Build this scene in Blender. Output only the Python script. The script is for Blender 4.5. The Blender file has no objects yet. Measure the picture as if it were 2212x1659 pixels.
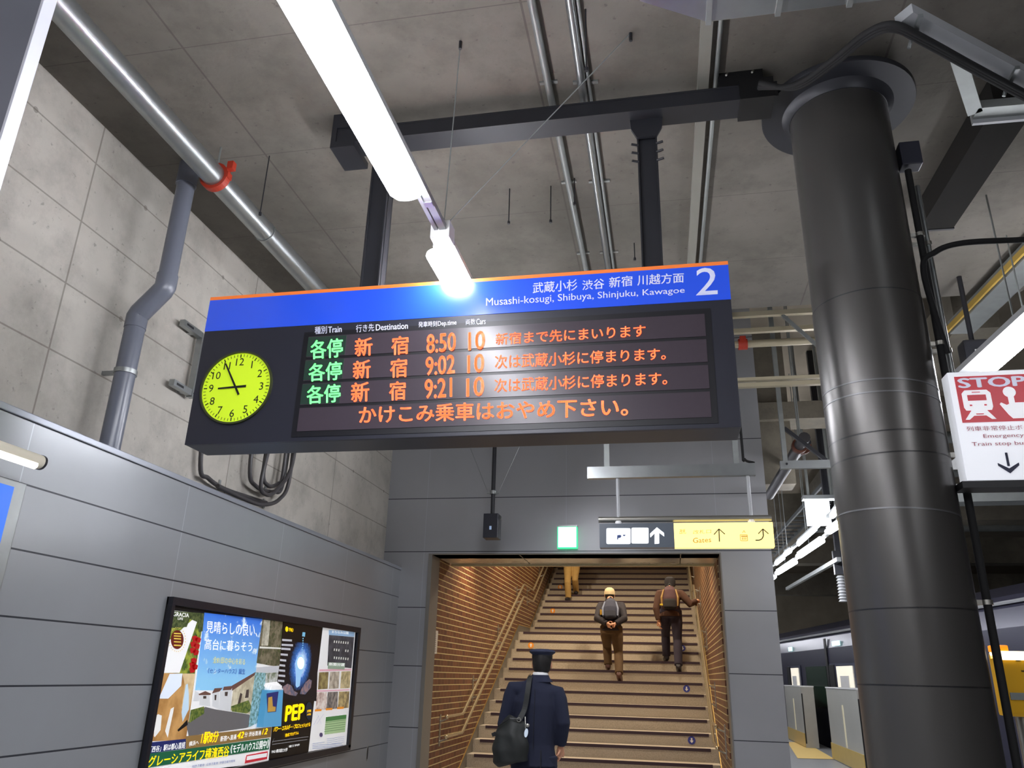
import bpy, bmesh, math, random
from mathutils import Vector, Matrix
random.seed(7)
C = bpy.context.scene
COL = C.collection
# ------------------------------------------------------------------ camera
HC = 1.56
F = 1679.7; YAW, PITCH, ROLL = -0.198356, 0.358313, 0.0262039
IW, IH = 2212.0, 1659.0
_f = Vector((math.sin(YAW)*math.cos(PITCH), math.cos(YAW)*math.cos(PITCH), math.sin(PITCH)))
_r = Vector((math.cos(YAW), -math.sin(YAW), 0)); _u = _r.cross(_f)
CR = _r*math.cos(ROLL)+_u*math.sin(ROLL); CU = -_r*math.sin(ROLL)+_u*math.cos(ROLL); CF = _f
cam = bpy.data.objects.new('camera', bpy.data.cameras.new('camera')); COL.objects.link(cam)
cam.data.sensor_width = 36; cam.data.lens = F/IW*36; cam.data.clip_start = .05; cam.data.clip_end = 200
cam.matrix_world = Matrix(((CR.x, CU.x, -CF.x, 0), (CR.y, CU.y, -CF.y, 0), (CR.z, CU.z, -CF.z, HC), (0, 0, 0, 1)))
C.camera = cam
# ------------------------------------------------------------------ world, exposure
w = bpy.data.worlds.new('dim_tunnel_air'); C.world = w; w.use_nodes = True
w.node_tree.nodes['Background'].inputs[0].default_value = (.8, .87, 1, 1)
w.node_tree.nodes['Background'].inputs[1].default_value = .05
C.view_settings.view_transform = 'Standard'; C.view_settings.look = 'None'
C.view_settings.exposure = 0.0; C.view_settings.gamma = 1.0; C.view_settings.use_curve_mapping = False
LAMP = 70.0           # radiance of the platform strip lamps
STAIRLAMP = 220.0     # watts of each warm downlight over the stairs

# ------------------------------------------------------------------ surveying helpers: a pixel's ray met with a plane of the place
def ray(x, y): return CR*((x-IW/2)/F) - CU*((y-IH/2)/F) + CF
def onX(x, y, v): d = ray(x, y); t = v/d.x; return Vector((v, d.y*t, HC+d.z*t))
def onY(x, y, v): d = ray(x, y); t = v/d.y; return Vector((d.x*t, v, HC+d.z*t))
def onZ(x, y, v): d = ray(x, y); t = (v-HC)/d.z; return Vector((d.x*t, d.y*t, v))

# ------------------------------------------------------------------ materials
def lin(c):
    return tuple(((v/255)/12.92 if v/255 <= .04045 else ((v/255+.055)/1.055)**2.4) for v in c)+(1,)
_m = {}
def pm(name, rgb, rough=.6, metal=0, var=.08, scale=6, bump=0, emit=0, ecol=None, coat=0, stretch=None):
    """plain surface with a little procedural mottling"""
    if name in _m: return _m[name]
    m = bpy.data.materials.new(name); m.use_nodes = True; _m[name] = m
    nt = m.node_tree; N = nt.nodes; L = nt.links; b = N['Principled BSDF']
    tc = N.new('ShaderNodeTexCoord'); no = N.new('ShaderNodeTexNoise'); no.inputs['Scale'].default_value = scale
    no.inputs['Detail'].default_value = 4
    if stretch:
        mp = N.new('ShaderNodeMapping'); mp.inputs['Scale'].default_value = stretch
        L.new(tc.outputs['Object'], mp.inputs[0]); L.new(mp.outputs[0], no.inputs['Vector'])
    else: L.new(tc.outputs['Object'], no.inputs['Vector'])
    mx = N.new('ShaderNodeMix'); mx.data_type = 'RGBA'
    c = lin(rgb); mx.inputs[6].default_value = tuple(min(1, v*(1-var)) for v in c[:3])+(1,)
    mx.inputs[7].default_value = tuple(min(1, v*(1+var)) for v in c[:3])+(1,)
    L.new(no.outputs[0], mx.inputs[0]); L.new(mx.outputs[2], b.inputs['Base Color'])
    b.inputs['Roughness'].default_value = rough; b.inputs['Metallic'].default_value = metal
    if coat: b.inputs['Coat Weight'].default_value = coat; b.inputs['Coat Roughness'].default_value = .14
    if bump:
        bp = N.new('ShaderNodeBump'); bp.inputs['Strength'].default_value = bump; bp.inputs['Distance'].default_value = .01
        L.new(no.outputs[0], bp.inputs['Height']); L.new(bp.outputs[0], b.inputs['Normal'])
    if emit:
        b.inputs['Emission Color'].default_value = lin(ecol or rgb); b.inputs['Emission Strength'].default_value = emit
    return m

class NB:
    """small node builder for the layered materials"""
    def __init__(s, name):
        s.m = bpy.data.materials.new(name); s.m.use_nodes = True; _m[name] = s.m
        s.N = s.m.node_tree.nodes; s.L = s.m.node_tree.links; s.b = s.N['Principled BSDF']
        s.tc = s.N.new('ShaderNodeTexCoord'); sp = s.N.new('ShaderNodeSeparateXYZ'); s.L.new(s.tc.outputs['Object'], sp.inputs[0])
        s.x, s.y, s.z = sp.outputs
    def put(s, sock, v):
        if hasattr(v, 'is_output') or hasattr(v, 'links'): s.L.new(v, sock)
        else: sock.default_value = v
    def ma(s, op, a, b=0., c=0.):
        n = s.N.new('ShaderNodeMath'); n.operation = op
        s.put(n.inputs[0], a); s.put(n.inputs[1], b); s.put(n.inputs[2], c); return n.outputs[0]
    def joint(s, v, off, sp, wd):
        """1 on a line of width wd repeating every sp along v"""
        t = s.ma('SUBTRACT', v, off-sp*50); t = s.ma('MODULO', t, sp); t = s.ma('SUBTRACT', t, sp/2); t = s.ma('ABSOLUTE', t)
        return s.ma('GREATER_THAN', t, sp/2-wd/2)
    def noise(s, scale, detail=4, stretch=None, rough=.55):
        n = s.N.new('ShaderNodeTexNoise'); n.inputs['Scale'].default_value = scale; n.inputs['Detail'].default_value = detail
        n.inputs['Roughness'].default_value = rough
        if stretch:
            mp = s.N.new('ShaderNodeMapping'); mp.inputs['Scale'].default_value = stretch
            s.L.new(s.tc.outputs['Object'], mp.inputs[0]); s.L.new(mp.outputs[0], n.inputs['Vector'])
        else: s.L.new(s.tc.outputs['Object'], n.inputs['Vector'])
        return n.outputs[0]
    def ramp(s, v, a, b):
        n = s.N.new('ShaderNodeMapRange'); s.put(n.inputs[0], v); n.inputs[1].default_value = a; n.inputs[2].default_value = b
        return n.outputs[0]
    def mix(s, f, a, b):
        n = s.N.new('ShaderNodeMix'); n.data_type = 'RGBA'; s.put(n.inputs[0], f)
        s.put(n.inputs[6], a if hasattr(a, 'links') else lin(a)); s.put(n.inputs[7], b if hasattr(b, 'links') else lin(b)); return n.outputs[2]
    def fin(s, col, rough=.7, metal=0, h=None, st=.3, d=.01):
        s.L.new(col, s.b.inputs['Base Color']); s.put(s.b.inputs['Roughness'], rough); s.b.inputs['Metallic'].default_value = metal
        if h is not None:
            bp = s.N.new('ShaderNodeBump'); bp.inputs['Strength'].default_value = st; bp.inputs['Distance'].default_value = d
            s.L.new(h, bp.inputs['Height']); s.L.new(bp.outputs[0], s.b.inputs['Normal'])
        return s.m

def concrete(name, base, dark, u, v, joints, holes=None, jcol=(95, 88, 78)):
    n = NB(name); U = getattr(n, u); V = getattr(n, v)
    c = n.mix(n.ramp(n.noise(.9, 6), .35, .7), base, dark)
    c = n.mix(n.ma('MULTIPLY', n.ramp(n.noise(3.5, 8, None, .7), .45, .75), .55), c, tuple(int(k*.78) for k in dark))
    c = n.mix(n.ma('MULTIPLY', n.ramp(n.noise(26, 3), .66, .74), .5), c, tuple(int(k*.7) for k in dark))
    j = None
    for ax, off, sp, wd in joints:
        t = n.joint(U if ax == 'u' else V, off, sp, wd); j = t if j is None else n.ma('MAXIMUM', j, t)
    if j is not None: c = n.mix(n.ma('MULTIPLY', j, .55), c, jcol)
    if holes:
        (uo, us), (vo, vs), r = holes
        a = n.ma('SUBTRACT', n.ma('MODULO', n.ma('SUBTRACT', U, uo-us*50), us), us/2)
        b = n.ma('SUBTRACT', n.ma('MODULO', n.ma('SUBTRACT', V, vo-vs*50), vs), vs/2)
        d = n.ma('SQRT', n.ma('ADD', n.ma('MULTIPLY', a, a), n.ma('MULTIPLY', b, b)))
        c = n.mix(n.ma('MULTIPLY', n.ma('LESS_THAN', d, r), .5), c, jcol)
    return n.fin(c, .85, 0, n.noise(18, 6), .25)

M = {}
M['concrete_wall'] = concrete('board_marked_concrete', (196, 191, 182), (164, 160, 151), 'y', 'z',
                              [('u', 3.42, 1.96, .012), ('v', 3.2, .41, .010)], ((3.42, .98), (3.2, .82), .018))
M['concrete_ceiling'] = concrete('grey_brown_ceiling_concrete', (118, 113, 105), (94, 90, 83), 'x', 'y',
                                 [('u', -2.45, 1.86, .012), ('v', 2.9, .93, .006)], None, (70, 66, 60))
M['concrete_beam'] = concrete('beam_concrete', (118, 111, 97), (92, 87, 76), 'x', 'z', [], None)
# grey satin wall panels: horizontal dark reveals, thin light vertical seams
def panels(name, u, zoff, zsp, uoff, usp, rgb=(152, 155, 158), rough=.31):
    n = NB(name); U = getattr(n, u)
    c = n.mix(n.noise(2.2, 3), tuple(int(k*.97) for k in rgb), tuple(min(255, int(k*1.03)) for k in rgb))
    c = n.mix(n.joint(U, uoff, usp, .006), c, (176, 180, 186))
    c = n.mix(n.joint(n.z, zoff, zsp, .009), c, (58, 60, 66))
    br = n.noise(2.5, 2)
    return n.fin(c, n.ma('ADD', n.ma('MULTIPLY', br, .06), rough-.03), .35, n.ma('SUBTRACT', 1., n.joint(n.z, zoff, zsp, .012)), .5, .004)
M['panel_left'] = panels('grey_wall_panel', 'y', 2.386, .311, 3.22, 1.38)
M['panel_front'] = panels('grey_portal_panel', 'x', 2.272, .64, -1.122, 1.70, (164, 165, 168), .36)
# brick tiles of the stairwell
def brick(name):
    n = NB(name)
    r = n.ma('FLOOR', n.ma('DIVIDE', n.z, .0715)); sh = n.ma('MULTIPLY', n.ma('MODULO', r, 2.), .5)
    hz = n.joint(n.z, 0., .0715, .011)
    t = n.ma('ADD', n.ma('DIVIDE', n.y, .15), sh); vt = n.ma('GREATER_THAN', n.ma('ABSOLUTE', n.ma('SUBTRACT', n.ma('FRACT', t), .5)), .475)
    wn = n.N.new('ShaderNodeTexWhiteNoise'); wn.noise_dimensions = '2D'; cb = n.N.new('ShaderNodeCombineXYZ')
    n.L.new(n.ma('FLOOR', t), cb.inputs[0]); n.L.new(r, cb.inputs[1]); n.L.new(cb.outputs[0], wn.inputs['Vector'])
    c = n.mix(wn.outputs['Value'], (84, 46, 28), (112, 66, 40))
    c = n.mix(n.ma('GREATER_THAN', wn.outputs['Value'], .88), c, (84, 44, 34))
    c = n.mix(n.ma('MULTIPLY', vt, .7), c, (176, 140, 96)); c = n.mix(hz, c, (190, 172, 122))
    return n.fin(c, .42, 0, n.ma('SUBTRACT', 1., n.ma('MAXIMUM', hz, vt)), .5, .004)
M['brick'] = brick('brown_brick_tile')
def speckle(name, rgb, d, rough, sc=90, tile=None):
    n = NB(name); c = n.mix(n.ramp(n.noise(sc, 2), .4, .65), rgb, d)
    c = n.mix(n.ma('MULTIPLY', n.noise(1.3, 3), .35), c, tuple(int(k*.85) for k in rgb))
    if tile:
        j = n.ma('MAXIMUM', n.joint(n.x, .0, tile, .004), n.joint(n.y, .0, tile, .004)); c = n.mix(n.ma('MULTIPLY', j, .5), c, tuple(int(k*.6) for k in rgb))
    return n.fin(c, rough)
M['floor'] = speckle('grey_platform_tile', (168, 170, 172), (150, 152, 154), .35, 90, .3)
M['granite'] = speckle('beige_stair_stone', (190, 178, 160), (166, 154, 136), .5)
M['granite_dark'] = speckle('grey_skirting_stone', (112, 106, 98), (96, 90, 84), .45)
M['galv'] = pm('galvanised_steel', (160, 164, 164), .34, .85, .14, 9, .05)
M['galv_dull'] = pm('dull_galvanised_steel', (150, 154, 152), .5, .6, .15, 12)
M['strut'] = pm('painted_strut_channel', (160, 162, 164), .5, .2, .06, 12)
M['pvc'] = pm('grey_pvc', (108, 112, 124), .28, 0, .05, 3)
M['black_steel'] = pm('black_painted_steel', (44, 45, 50), .42, .2, .12, 5)
M['black_gloss'] = pm('charcoal_column_paint', (84, 82, 80), .32, .55, .08, 3, 0, 0, None, 0, (3, 3, .6))
M['rubber'] = pm('black_rubber', (14, 14, 15), .85, 0, .1, 9)
M['cable'] = pm('grey_brown_flex_conduit', (66, 64, 66), .45, 0, .1, 9)
M['dark_metal'] = pm('dark_charcoal_board_paint', (44, 45, 55), .36, .1, .06, 4)
M['blue'] = pm('blue_header_acrylic', (38, 84, 226), .24, 0, .02, 3, 0, .16, (40, 90, 255), 1.0)
M['orange'] = pm('orange_strip', (228, 118, 50), .5, 0, .03, 5, 0, .35)
M['white_ink'] = pm('white_ink', (226, 228, 240), .5, 0, .02, 5, 0, .22)
M['led_bg'] = pm('led_matrix_glass', (66, 58, 66), .28, 0, .06, 30, 0, .015, (120, 90, 100))
M['led_bg_green'] = pm('led_matrix_green_glass', (40, 58, 50), .28, 0, .06, 30, 0, .02, (60, 140, 90))
M['led_frame'] = pm('led_matrix_frame', (20, 20, 26), .4)
def led(name, rgb, s):
    n = NB(name); c = n.mix(0., rgb, rgb)
    dot = n.ma('MAXIMUM', n.joint(n.z, 0., .0095, .0022), n.joint(n.x, 0., .0095, .0022))
    n.b.inputs['Emission Color'].default_value = lin(rgb); n.L.new(n.ma('SUBTRACT', s, n.ma('MULTIPLY', dot, s*.35)), n.b.inputs['Emission Strength'])
    return n.fin(c, .5)
M['led_orange'] = led('lit_orange_led', (255, 122, 74), 1.75)
M['led_green'] = led('lit_green_led', (136, 255, 158), 1.35)
M['clock_face'] = pm('lit_yellow_clock_face', (186, 214, 36), .5, 0, .03, 5, 0, .42, (204, 240, 34))
M['black'] = pm('flat_black', (14, 14, 16), .5, 0, .02)
M['white'] = pm('white_paint', (232, 232, 232), .4, 0, .03)
M['red'] = pm('red_oxide_clamp', (168, 50, 30), .5, 0, .1, 9)
M['lamp'] = pm('lit_lamp_diffuser', (255, 255, 255), .4, 0, .0, 3, 0, LAMP, (247, 248, 255))
M['lamp_far'] = pm('lit_lamp_diffuser_far', (255, 255, 255), .4, 0, .0, 3, 0, LAMP*.8, (247, 248, 255))
M['chrome'] = pm('polished_steel', (214, 196, 160), .18, .75, .04, 4)
M['steel_satin'] = pm('satin_stainless', (170, 168, 160), .36, .9, .06, 5)
M['cloth_navy'] = pm('navy_uniform_cloth', (25, 30, 52), .9, 0, .12, 14, .12)
M['skin'] = pm('skin', (206, 150, 118), .55, 0, .05, 8)
M['hair'] = pm('black_hair', (22, 19, 18), .5, 0, .2, 60)

# ------------------------------------------------------------------ mesh helpers (all built in metres, in place)
class MB:
    def __init__(s): s.b = bmesh.new()
    def box(s, x0, y0, z0, x1, y1, z1, bev=0):
        t = bmesh.new(); bmesh.ops.create_cube(t, size=1)
        bmesh.ops.scale(t, vec=(abs(x1-x0), abs(y1-y0), abs(z1-z0)), verts=t.verts)
        if bev: bmesh.ops.bevel(t, geom=t.edges[:], offset=bev, segments=2, affect='EDGES', profile=.7)
        bmesh.ops.translate(t, vec=((x0+x1)/2, (y0+y1)/2, (z0+z1)/2), verts=t.verts); s._add(t); return s
    def _add(s, t):
        me = bpy.data.meshes.new('t'); t.to_mesh(me); t.free(); s.b.from_mesh(me); bpy.data.meshes.remove(me)
    def bar(s, p, q, wd, ht, up=(0, 0, 1)):
        """rectangular bar from p to q"""
        p = Vector(p); q = Vector(q); d = (q-p); L = d.length; d.normalize(); up = Vector(up)
        if abs(d.dot(up)) > .98: up = Vector((0, 1, 0))
        a = d.cross(up).normalized(); b = a.cross(d)
        vs = [s.b.verts.new(e+a*(i*wd/2)+b*(j*ht/2)) for e in (p, q) for i, j in ((-1, -1), (1, -1), (1, 1), (-1, 1))]
        for f in ((0, 1, 2, 3), (7, 6, 5, 4), (0, 4, 5, 1), (1, 5, 6, 2), (2, 6, 7, 3), (3, 7, 4, 0)): s.b.faces.new([vs[i] for i in f])
        return s
    def tube(s, pts, r, n=12, cap=True):
        pts = [Vector(p) for p in pts]; rs = r if isinstance(r, (list, tuple)) else [r]*len(pts)
        rings = []; prev = None
        for i, p in enumerate(pts):
            d = (pts[min(i+1, len(pts)-1)]-pts[max(i-1, 0)]).normalized()
            if prev is None:
                a = d.cross(Vector((0, 0, 1)));  a = a if a.length > .1 else d.cross(Vector((0, 1, 0)))
            else: a = prev-d*prev.dot(d)
            a.normalize(); prev = a; b = d.cross(a)
            rr = rs[i] if isinstance(rs[i], (list, tuple)) else (rs[i], rs[i])
            rings.append([s.b.verts.new(p+a*math.cos(k*2*math.pi/n)*rr[0]+b*math.sin(k*2*math.pi/n)*rr[1]) for k in range(n)])
        for A, B in zip(rings, rings[1:]):
            for k in range(n): s.b.faces.new((A[k], A[(k+1) % n], B[(k+1) % n], B[k]))
        if cap: s.b.faces.new(rings[0][::-1]); s.b.faces.new(rings[-1])
        return s
    def loft(s, secs, n=20):
        """horizontal elliptic sections (cx,cy,z,rx,ry[,rot])"""
        rings = []
        for q in secs:
            cx, cy, z, rx, ry = q[:5]; ro = q[5] if len(q) > 5 else 0
            ring = []
            for k in range(n):
                a = k*2*math.pi/n; x = math.cos(a)*rx; y = math.sin(a)*ry
                ring.append(s.b.verts.new((cx+x*math.cos(ro)-y*math.sin(ro), cy+x*math.sin(ro)+y*math.cos(ro), z)))
            rings.append(ring)
        for A, B in zip(rings, rings[1:]):
            for k in range(n): s.b.faces.new((A[k], A[(k+1) % n], B[(k+1) % n], B[k]))
        s.b.faces.new(rings[0][::-1]); s.b.faces.new(rings[-1]); return s
    def ball(s, c, r, n=16):
        t = bmesh.new(); bmesh.ops.create_uvsphere(t, u_segments=n, v_segments=max(6, n//2), radius=1)
        r = r if isinstance(r, (list, tuple)) else (r, r, r)
        bmesh.ops.scale(t, vec=r, verts=t.verts); bmesh.ops.translate(t, vec=c, verts=t.verts); s._add(t); return s
    def poly(s, pts, thick=None, dirv=None):
        """flat polygon, optionally extruded along dirv*thick"""
        pts = [Vector(p) for p in pts]; vs = [s.b.verts.new(p) for p in pts]; s.b.faces.new(vs)
        if thick:
            o = Vector(dirv)*thick; ws = [s.b.verts.new(p+o) for p in pts]; s.b.faces.new(ws[::-1]); n = len(vs)
            for i in range(n): s.b.faces.new((vs[(i+1) % n], vs[i], ws[i], ws[(i+1) % n]))
        return s
    def ring(s, c, r0, r1, axis, h, n=32):
        """washer: inner r0, outer r1, thickness h along axis"""
        axis = Vector(axis).normalized(); a = axis.cross(Vector((0, 0, 1)))
        a = a if a.length > .1 else axis.cross(Vector((0, 1, 0))); a.normalize(); b = axis.cross(a); c = Vector(c)
        R = [[s.b.verts.new(c+axis*o+(a*math.cos(k*2*math.pi/n)+b*math.sin(k*2*math.pi/n))*r) for k in range(n)]
             for r, o in ((r0, -h/2), (r1, -h/2), (r1, h/2), (r0, h/2))]
        for i in range(4):
            A, B = R[i], R[(i+1) % 4]
            for k in range(n): s.b.faces.new((A[k], A[(k+1) % n], B[(k+1) % n], B[k]))
        return s

def inv(parent):
    m = Matrix.Identity(4); o = parent; ch = []
    while o: ch.append(o); o = o.parent
    for o in reversed(ch): m = m @ o.matrix_parent_inverse @ Matrix.Translation(o.location) @ o.rotation_euler.to_matrix().to_4x4()
    return m.inverted()
def ob(name, mb, mat, parent=None, smooth=False, label=None):
    me = bpy.data.meshes.new(name)
    bmesh.ops.recalc_face_normals(mb.b, faces=mb.b.faces[:]); mb.b.to_mesh(me); mb.b.free()
    o = bpy.data.objects.new(name, me); COL.objects.link(o)
    for m_ in (mat if isinstance(mat, (list, tuple)) else [mat]): me.materials.append(M[m_] if isinstance(m_, str) else m_)
    if smooth: smoothen(me, 40)
    if parent: o.parent = parent; o.matrix_parent_inverse = inv(parent)
    if label: o['label'] = label
    return o
def smoothen(me, deg):
    """shade smooth but keep edges sharper than deg crisp"""
    b = bmesh.new(); b.from_mesh(me)
    for f in b.faces: f.smooth = True
    for e in b.edges:
        if len(e.link_faces) == 2: e.smooth = e.calc_face_angle(0) < math.radians(deg)
    b.to_mesh(me); b.free()
def thing(name, label, cat, loc=(0, 0, 0), group=None):
    o = bpy.data.objects.new(name, None); COL.objects.link(o); o.location = loc; o.empty_display_size = .1
    return tag(o, label, cat, group)
def tag(o, label, cat, group=None, kind=None):
    o['label'] = label; o['category'] = cat
    if group: o['group'] = group
    if kind: o['kind'] = kind
    return o
def struct(name, mb, mat, smooth=False):
    o = ob(name, mb, mat, None, smooth); o['kind'] = 'structure'; return o
def kids(o): return [c for c in bpy.data.objects if c.parent == o]
def copy_tree(o, parent=None):
    c = o.copy(); COL.objects.link(c); c.parent = parent
    if parent: c.matrix_parent_inverse = o.matrix_parent_inverse.copy()
    for k in kids(o): copy_tree(k, c)
    return c
def remesh(mb, voxel, sm=2):
    """one continuous skin over overlapping volumes"""
    me = bpy.data.meshes.new('v'); mb.b.to_mesh(me); mb.b.free()
    o = bpy.data.objects.new('v', me); COL.objects.link(o)
    r = o.modifiers.new('r', 'REMESH'); r.mode = 'VOXEL'; r.voxel_size = voxel
    s_ = o.modifiers.new('s', 'SMOOTH'); s_.iterations = sm; s_.factor = .5
    dg = bpy.context.evaluated_depsgraph_get(); n = bpy.data.meshes.new_from_object(o.evaluated_get(dg))
    bpy.data.objects.remove(o); k = MB(); k.b.from_mesh(n); bpy.data.meshes.remove(n)
    for f in k.b.faces: f.smooth = True
    return k
def glyphs(txt, bold=0., shear=0.):
    cu = bpy.data.curves.new('t', 'FONT'); cu.body = txt; cu.size = 1; cu.resolution_u = 3; cu.offset = bold; cu.shear = shear
    o = bpy.data.objects.new('t', cu); COL.objects.link(o); dg = bpy.context.evaluated_depsgraph_get()
    me = bpy.data.meshes.new_from_object(o.evaluated_get(dg)); bpy.data.objects.remove(o); bpy.data.curves.remove(cu); return me
def add_text(mb, txt, bl, br, tr, tl, fn, bold=0., shear=0.):
    """lettering filling the picture quad bl-br-tr-tl once met with the sign's own plane (fn)"""
    me = glyphs(txt, 0, shear)
    if not me.vertices: return
    if bold > 0:      # heavier strokes: two slightly shifted copies
        for k_, (ox, oy) in enumerate(((-bold, 0), (bold, 0), (0, bold*.7), (0, -bold*.7))): _lay(mb, me, bl, br, tr, tl, fn, ox, oy)
    _lay(mb, me, bl, br, tr, tl, fn, 0, 0)
    bpy.data.meshes.remove(me)
def _lay(mb, me, bl, br, tr, tl, fn, ox, oy):
    xs = [v.co.x for v in me.vertices]; ys = [v.co.y for v in me.vertices]
    x0, x1, y0, y1 = min(xs), max(xs), min(ys), max(ys); W_ = max(x1-x0, 1e-6); H_ = max(y1-y0, 1e-6)
    P = [fn(*q) for q in (bl, br, tr, tl)]
    vs = []
    for v in me.vertices:
        a = (v.co.x+ox-x0)/W_; b = (v.co.y+oy-y0)/H_
        vs.append(mb.b.verts.new((P[0]*(1-a)+P[1]*a)*(1-b)+(P[3]*(1-a)+P[2]*a)*b))
    for p in me.polygons:
        try: mb.b.faces.new([vs[i] for i in p.vertices])
        except ValueError: pass
def sagwire(p, q, sag, n=8):
    p = Vector(p); q = Vector(q); return [p.lerp(q, i/n)-Vector((0, 0, sag*4*(i/n)*(1-i/n))) for i in range(n+1)]
def bez(pts, n=8):
    """catmull-rom through points"""
    P = [Vector(p) for p in pts]; P = [P[0]*2-P[1]]+P+[P[-1]*2-P[-2]]; out = []
    for i in range(1, len(P)-2):
        for k in range(n):
            t = k/n; a, b, c, d = P[i-1:i+3]
            out.append(.5*((2*b)+(c-a)*t+(2*a-5*b+4*c-d)*t*t+(3*b-a-3*c+d)*t**3))
    out.append(P[-2]); return out
# ================================================================== THE SETTING
XC = -3.32; XP = -3.10; ZC = 4.70; YF = 9.0; ZP = 2.73
struct('floor', MB().box(-3.6, -8, -.2, 3.95, 9.3, 0).box(1.14, 9.3, -.2, 3.95, 60, 0).box(-3.6, 9.3, -.2, 1.14, 10.6, 0), 'floor')
struct('floor_trackbed', MB().box(3.95, -8, -1.3, 16, 60, -1.1), pm('dark_ballast', (52, 48, 44), .95, 0, .4, 40, .6))
struct('wall_platform_edge', MB().box(3.75, -8, -1.1, 3.95, 60, -.2), 'granite_dark')
YC = onZ(1650, 664, ZC).y
struct('ceiling', MB().box(-3.6, -8, ZC, 3.05, YC, ZC+.4), 'concrete_ceiling')
struct('ceiling_far', MB().box(-3.6, YC, 6.2, 16, 60, 6.4).box(3.05, -8, 6.2, 16, YC, 6.4), pm('far_roof_slab', (138, 128, 112), .9, 0, .2, 2))
struct('wall_left_upper', MB().box(XC-.3, -8, 0, XC, YF+.1, 6.2), 'concrete_wall')
struct('wall_left_lower', MB().box(XC, -8, 0, XP, YF, ZP-.035), 'panel_left')
struct('trim_1', MB().box(XC, -8, ZP-.035, XP+.012, YF, ZP, .004), pm('panel_cap_metal', (150, 154, 162), .35, .5, .04))
struct('wall_back', MB().box(-3.6, -8.2, -1.1, 16, -8, 6.2), 'concrete_beam')
struct('wall_right', MB().box(16, -8, -1.3, 16.2, 60, 6.4), pm('dark_track_wall', (84, 80, 74), .9, 0, .2, 2))
struct('wall_end', MB().box(.9, 37.8, -1.3, 16, 38, 6.4), pm('far_end_wall', (150, 140, 122), .9, 0, .35, 1.5))
# portal wall with the stair opening
OX0, OX1, OZ = -2.715, .585, 2.875
mb = MB().box(-3.32, YF, 0, OX0-.045, YF+.3, 6.2).box(OX1+.015, YF, 0, 1.14, YF+.3, 6.2).box(OX0-.045, YF, OZ+.014, OX1+.015, YF+.3, 6.2)
struct('wall_front', mb, 'panel_front')
struct('trim_2', MB().box(OX0-.045, YF-.012, 0, OX0, YF+.32, OZ).box(OX1-.0, YF-.012, 0, OX1+.015, YF+.32, OZ).box(OX0-.045, YF-.012, OZ, OX1+.015, YF+.32, OZ+.014),
       pm('opening_frame_steel', (128, 124, 118), .45, .25, .05))
struct('wall_portal_side', MB().box(.9, YF+.3, -.2, 1.14, 40, 6.2), 'panel_front')
# stairwell shell
BL, BR = -2.74, .57
def nose(k):  # nosing line of step k: (Y, z)
    return (11.215+.32659*k, .556+.16*k) if k < 12 else (12.027+.3402*k, .556+.16*k)
def profile(x, dz):  # wall foot along the flights
    a = nose(-2); b = nose(11); c = nose(12); d = nose(27)
    return [(x, 9.3, .13), (x, a[0]-.35, .13), (x, b[0], b[1]+dz), (x, c[0]-.05, b[1]+dz+.02), (x, d[0], d[1]+dz)]
for nm, x, dx in (('wall_stair_left', BL, -.25), ('wall_stair_right', BR, .25)):
    pf = profile(x, .13); top = [(x, nose(27)[0], 11), (x, 9.3, 4)]
    struct(nm, MB().poly(pf+top, dx, (1, 0, 0)), 'brick')
    sk = [(p[0], p[1], p[2]-2.6) for p in pf[::-1]]
    struct('baseboard_'+('left' if dx < 0 else 'right'), MB().poly(pf+sk, dx, (1, 0, 0)), 'granite_dark')
    struct('trim_3' if dx < 0 else 'trim_4', MB().tube([(x+(.004 if dx < 0 else -.004), p[1], p[2]) for p in pf], .008, 6), pm('brass_edge', (196, 164, 96), .35, .7, .04))
struct('ceiling_stair', MB().poly([(BL, 9.9, 3.02), (BR, 9.9, 3.02), (BR, 24, 10.4), (BL, 24, 10.4)], .1, (0, -.4, 1)), pm('stair_ceiling_panel', (170, 160, 140), .6))
struct('wall_stair_end', MB().box(BL-.2, 23, 3, BR+.2, 23.2, 11), pm('stair_end_wall', (150, 130, 100), .7))
# polished soffit inside the opening, in panels
struct('ceiling_soffit', MB().box(OX0, YF+.01, OZ-.0, -1.68, 9.86, OZ+.012).box(-1.67, YF+.01, OZ, .16, 9.86, OZ+.012).box(.17, YF+.01, OZ, OX1, 9.86, OZ+.012),
       pm('polished_soffit_panel', (186, 178, 162), .2, .35, .05, 4))
struct('trim_5', MB().box(OX0, 9.84, OZ-.02, OX1, 9.90, OZ+.2), pm('soffit_lip', (206, 190, 150), .4, .2, .03))

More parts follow.
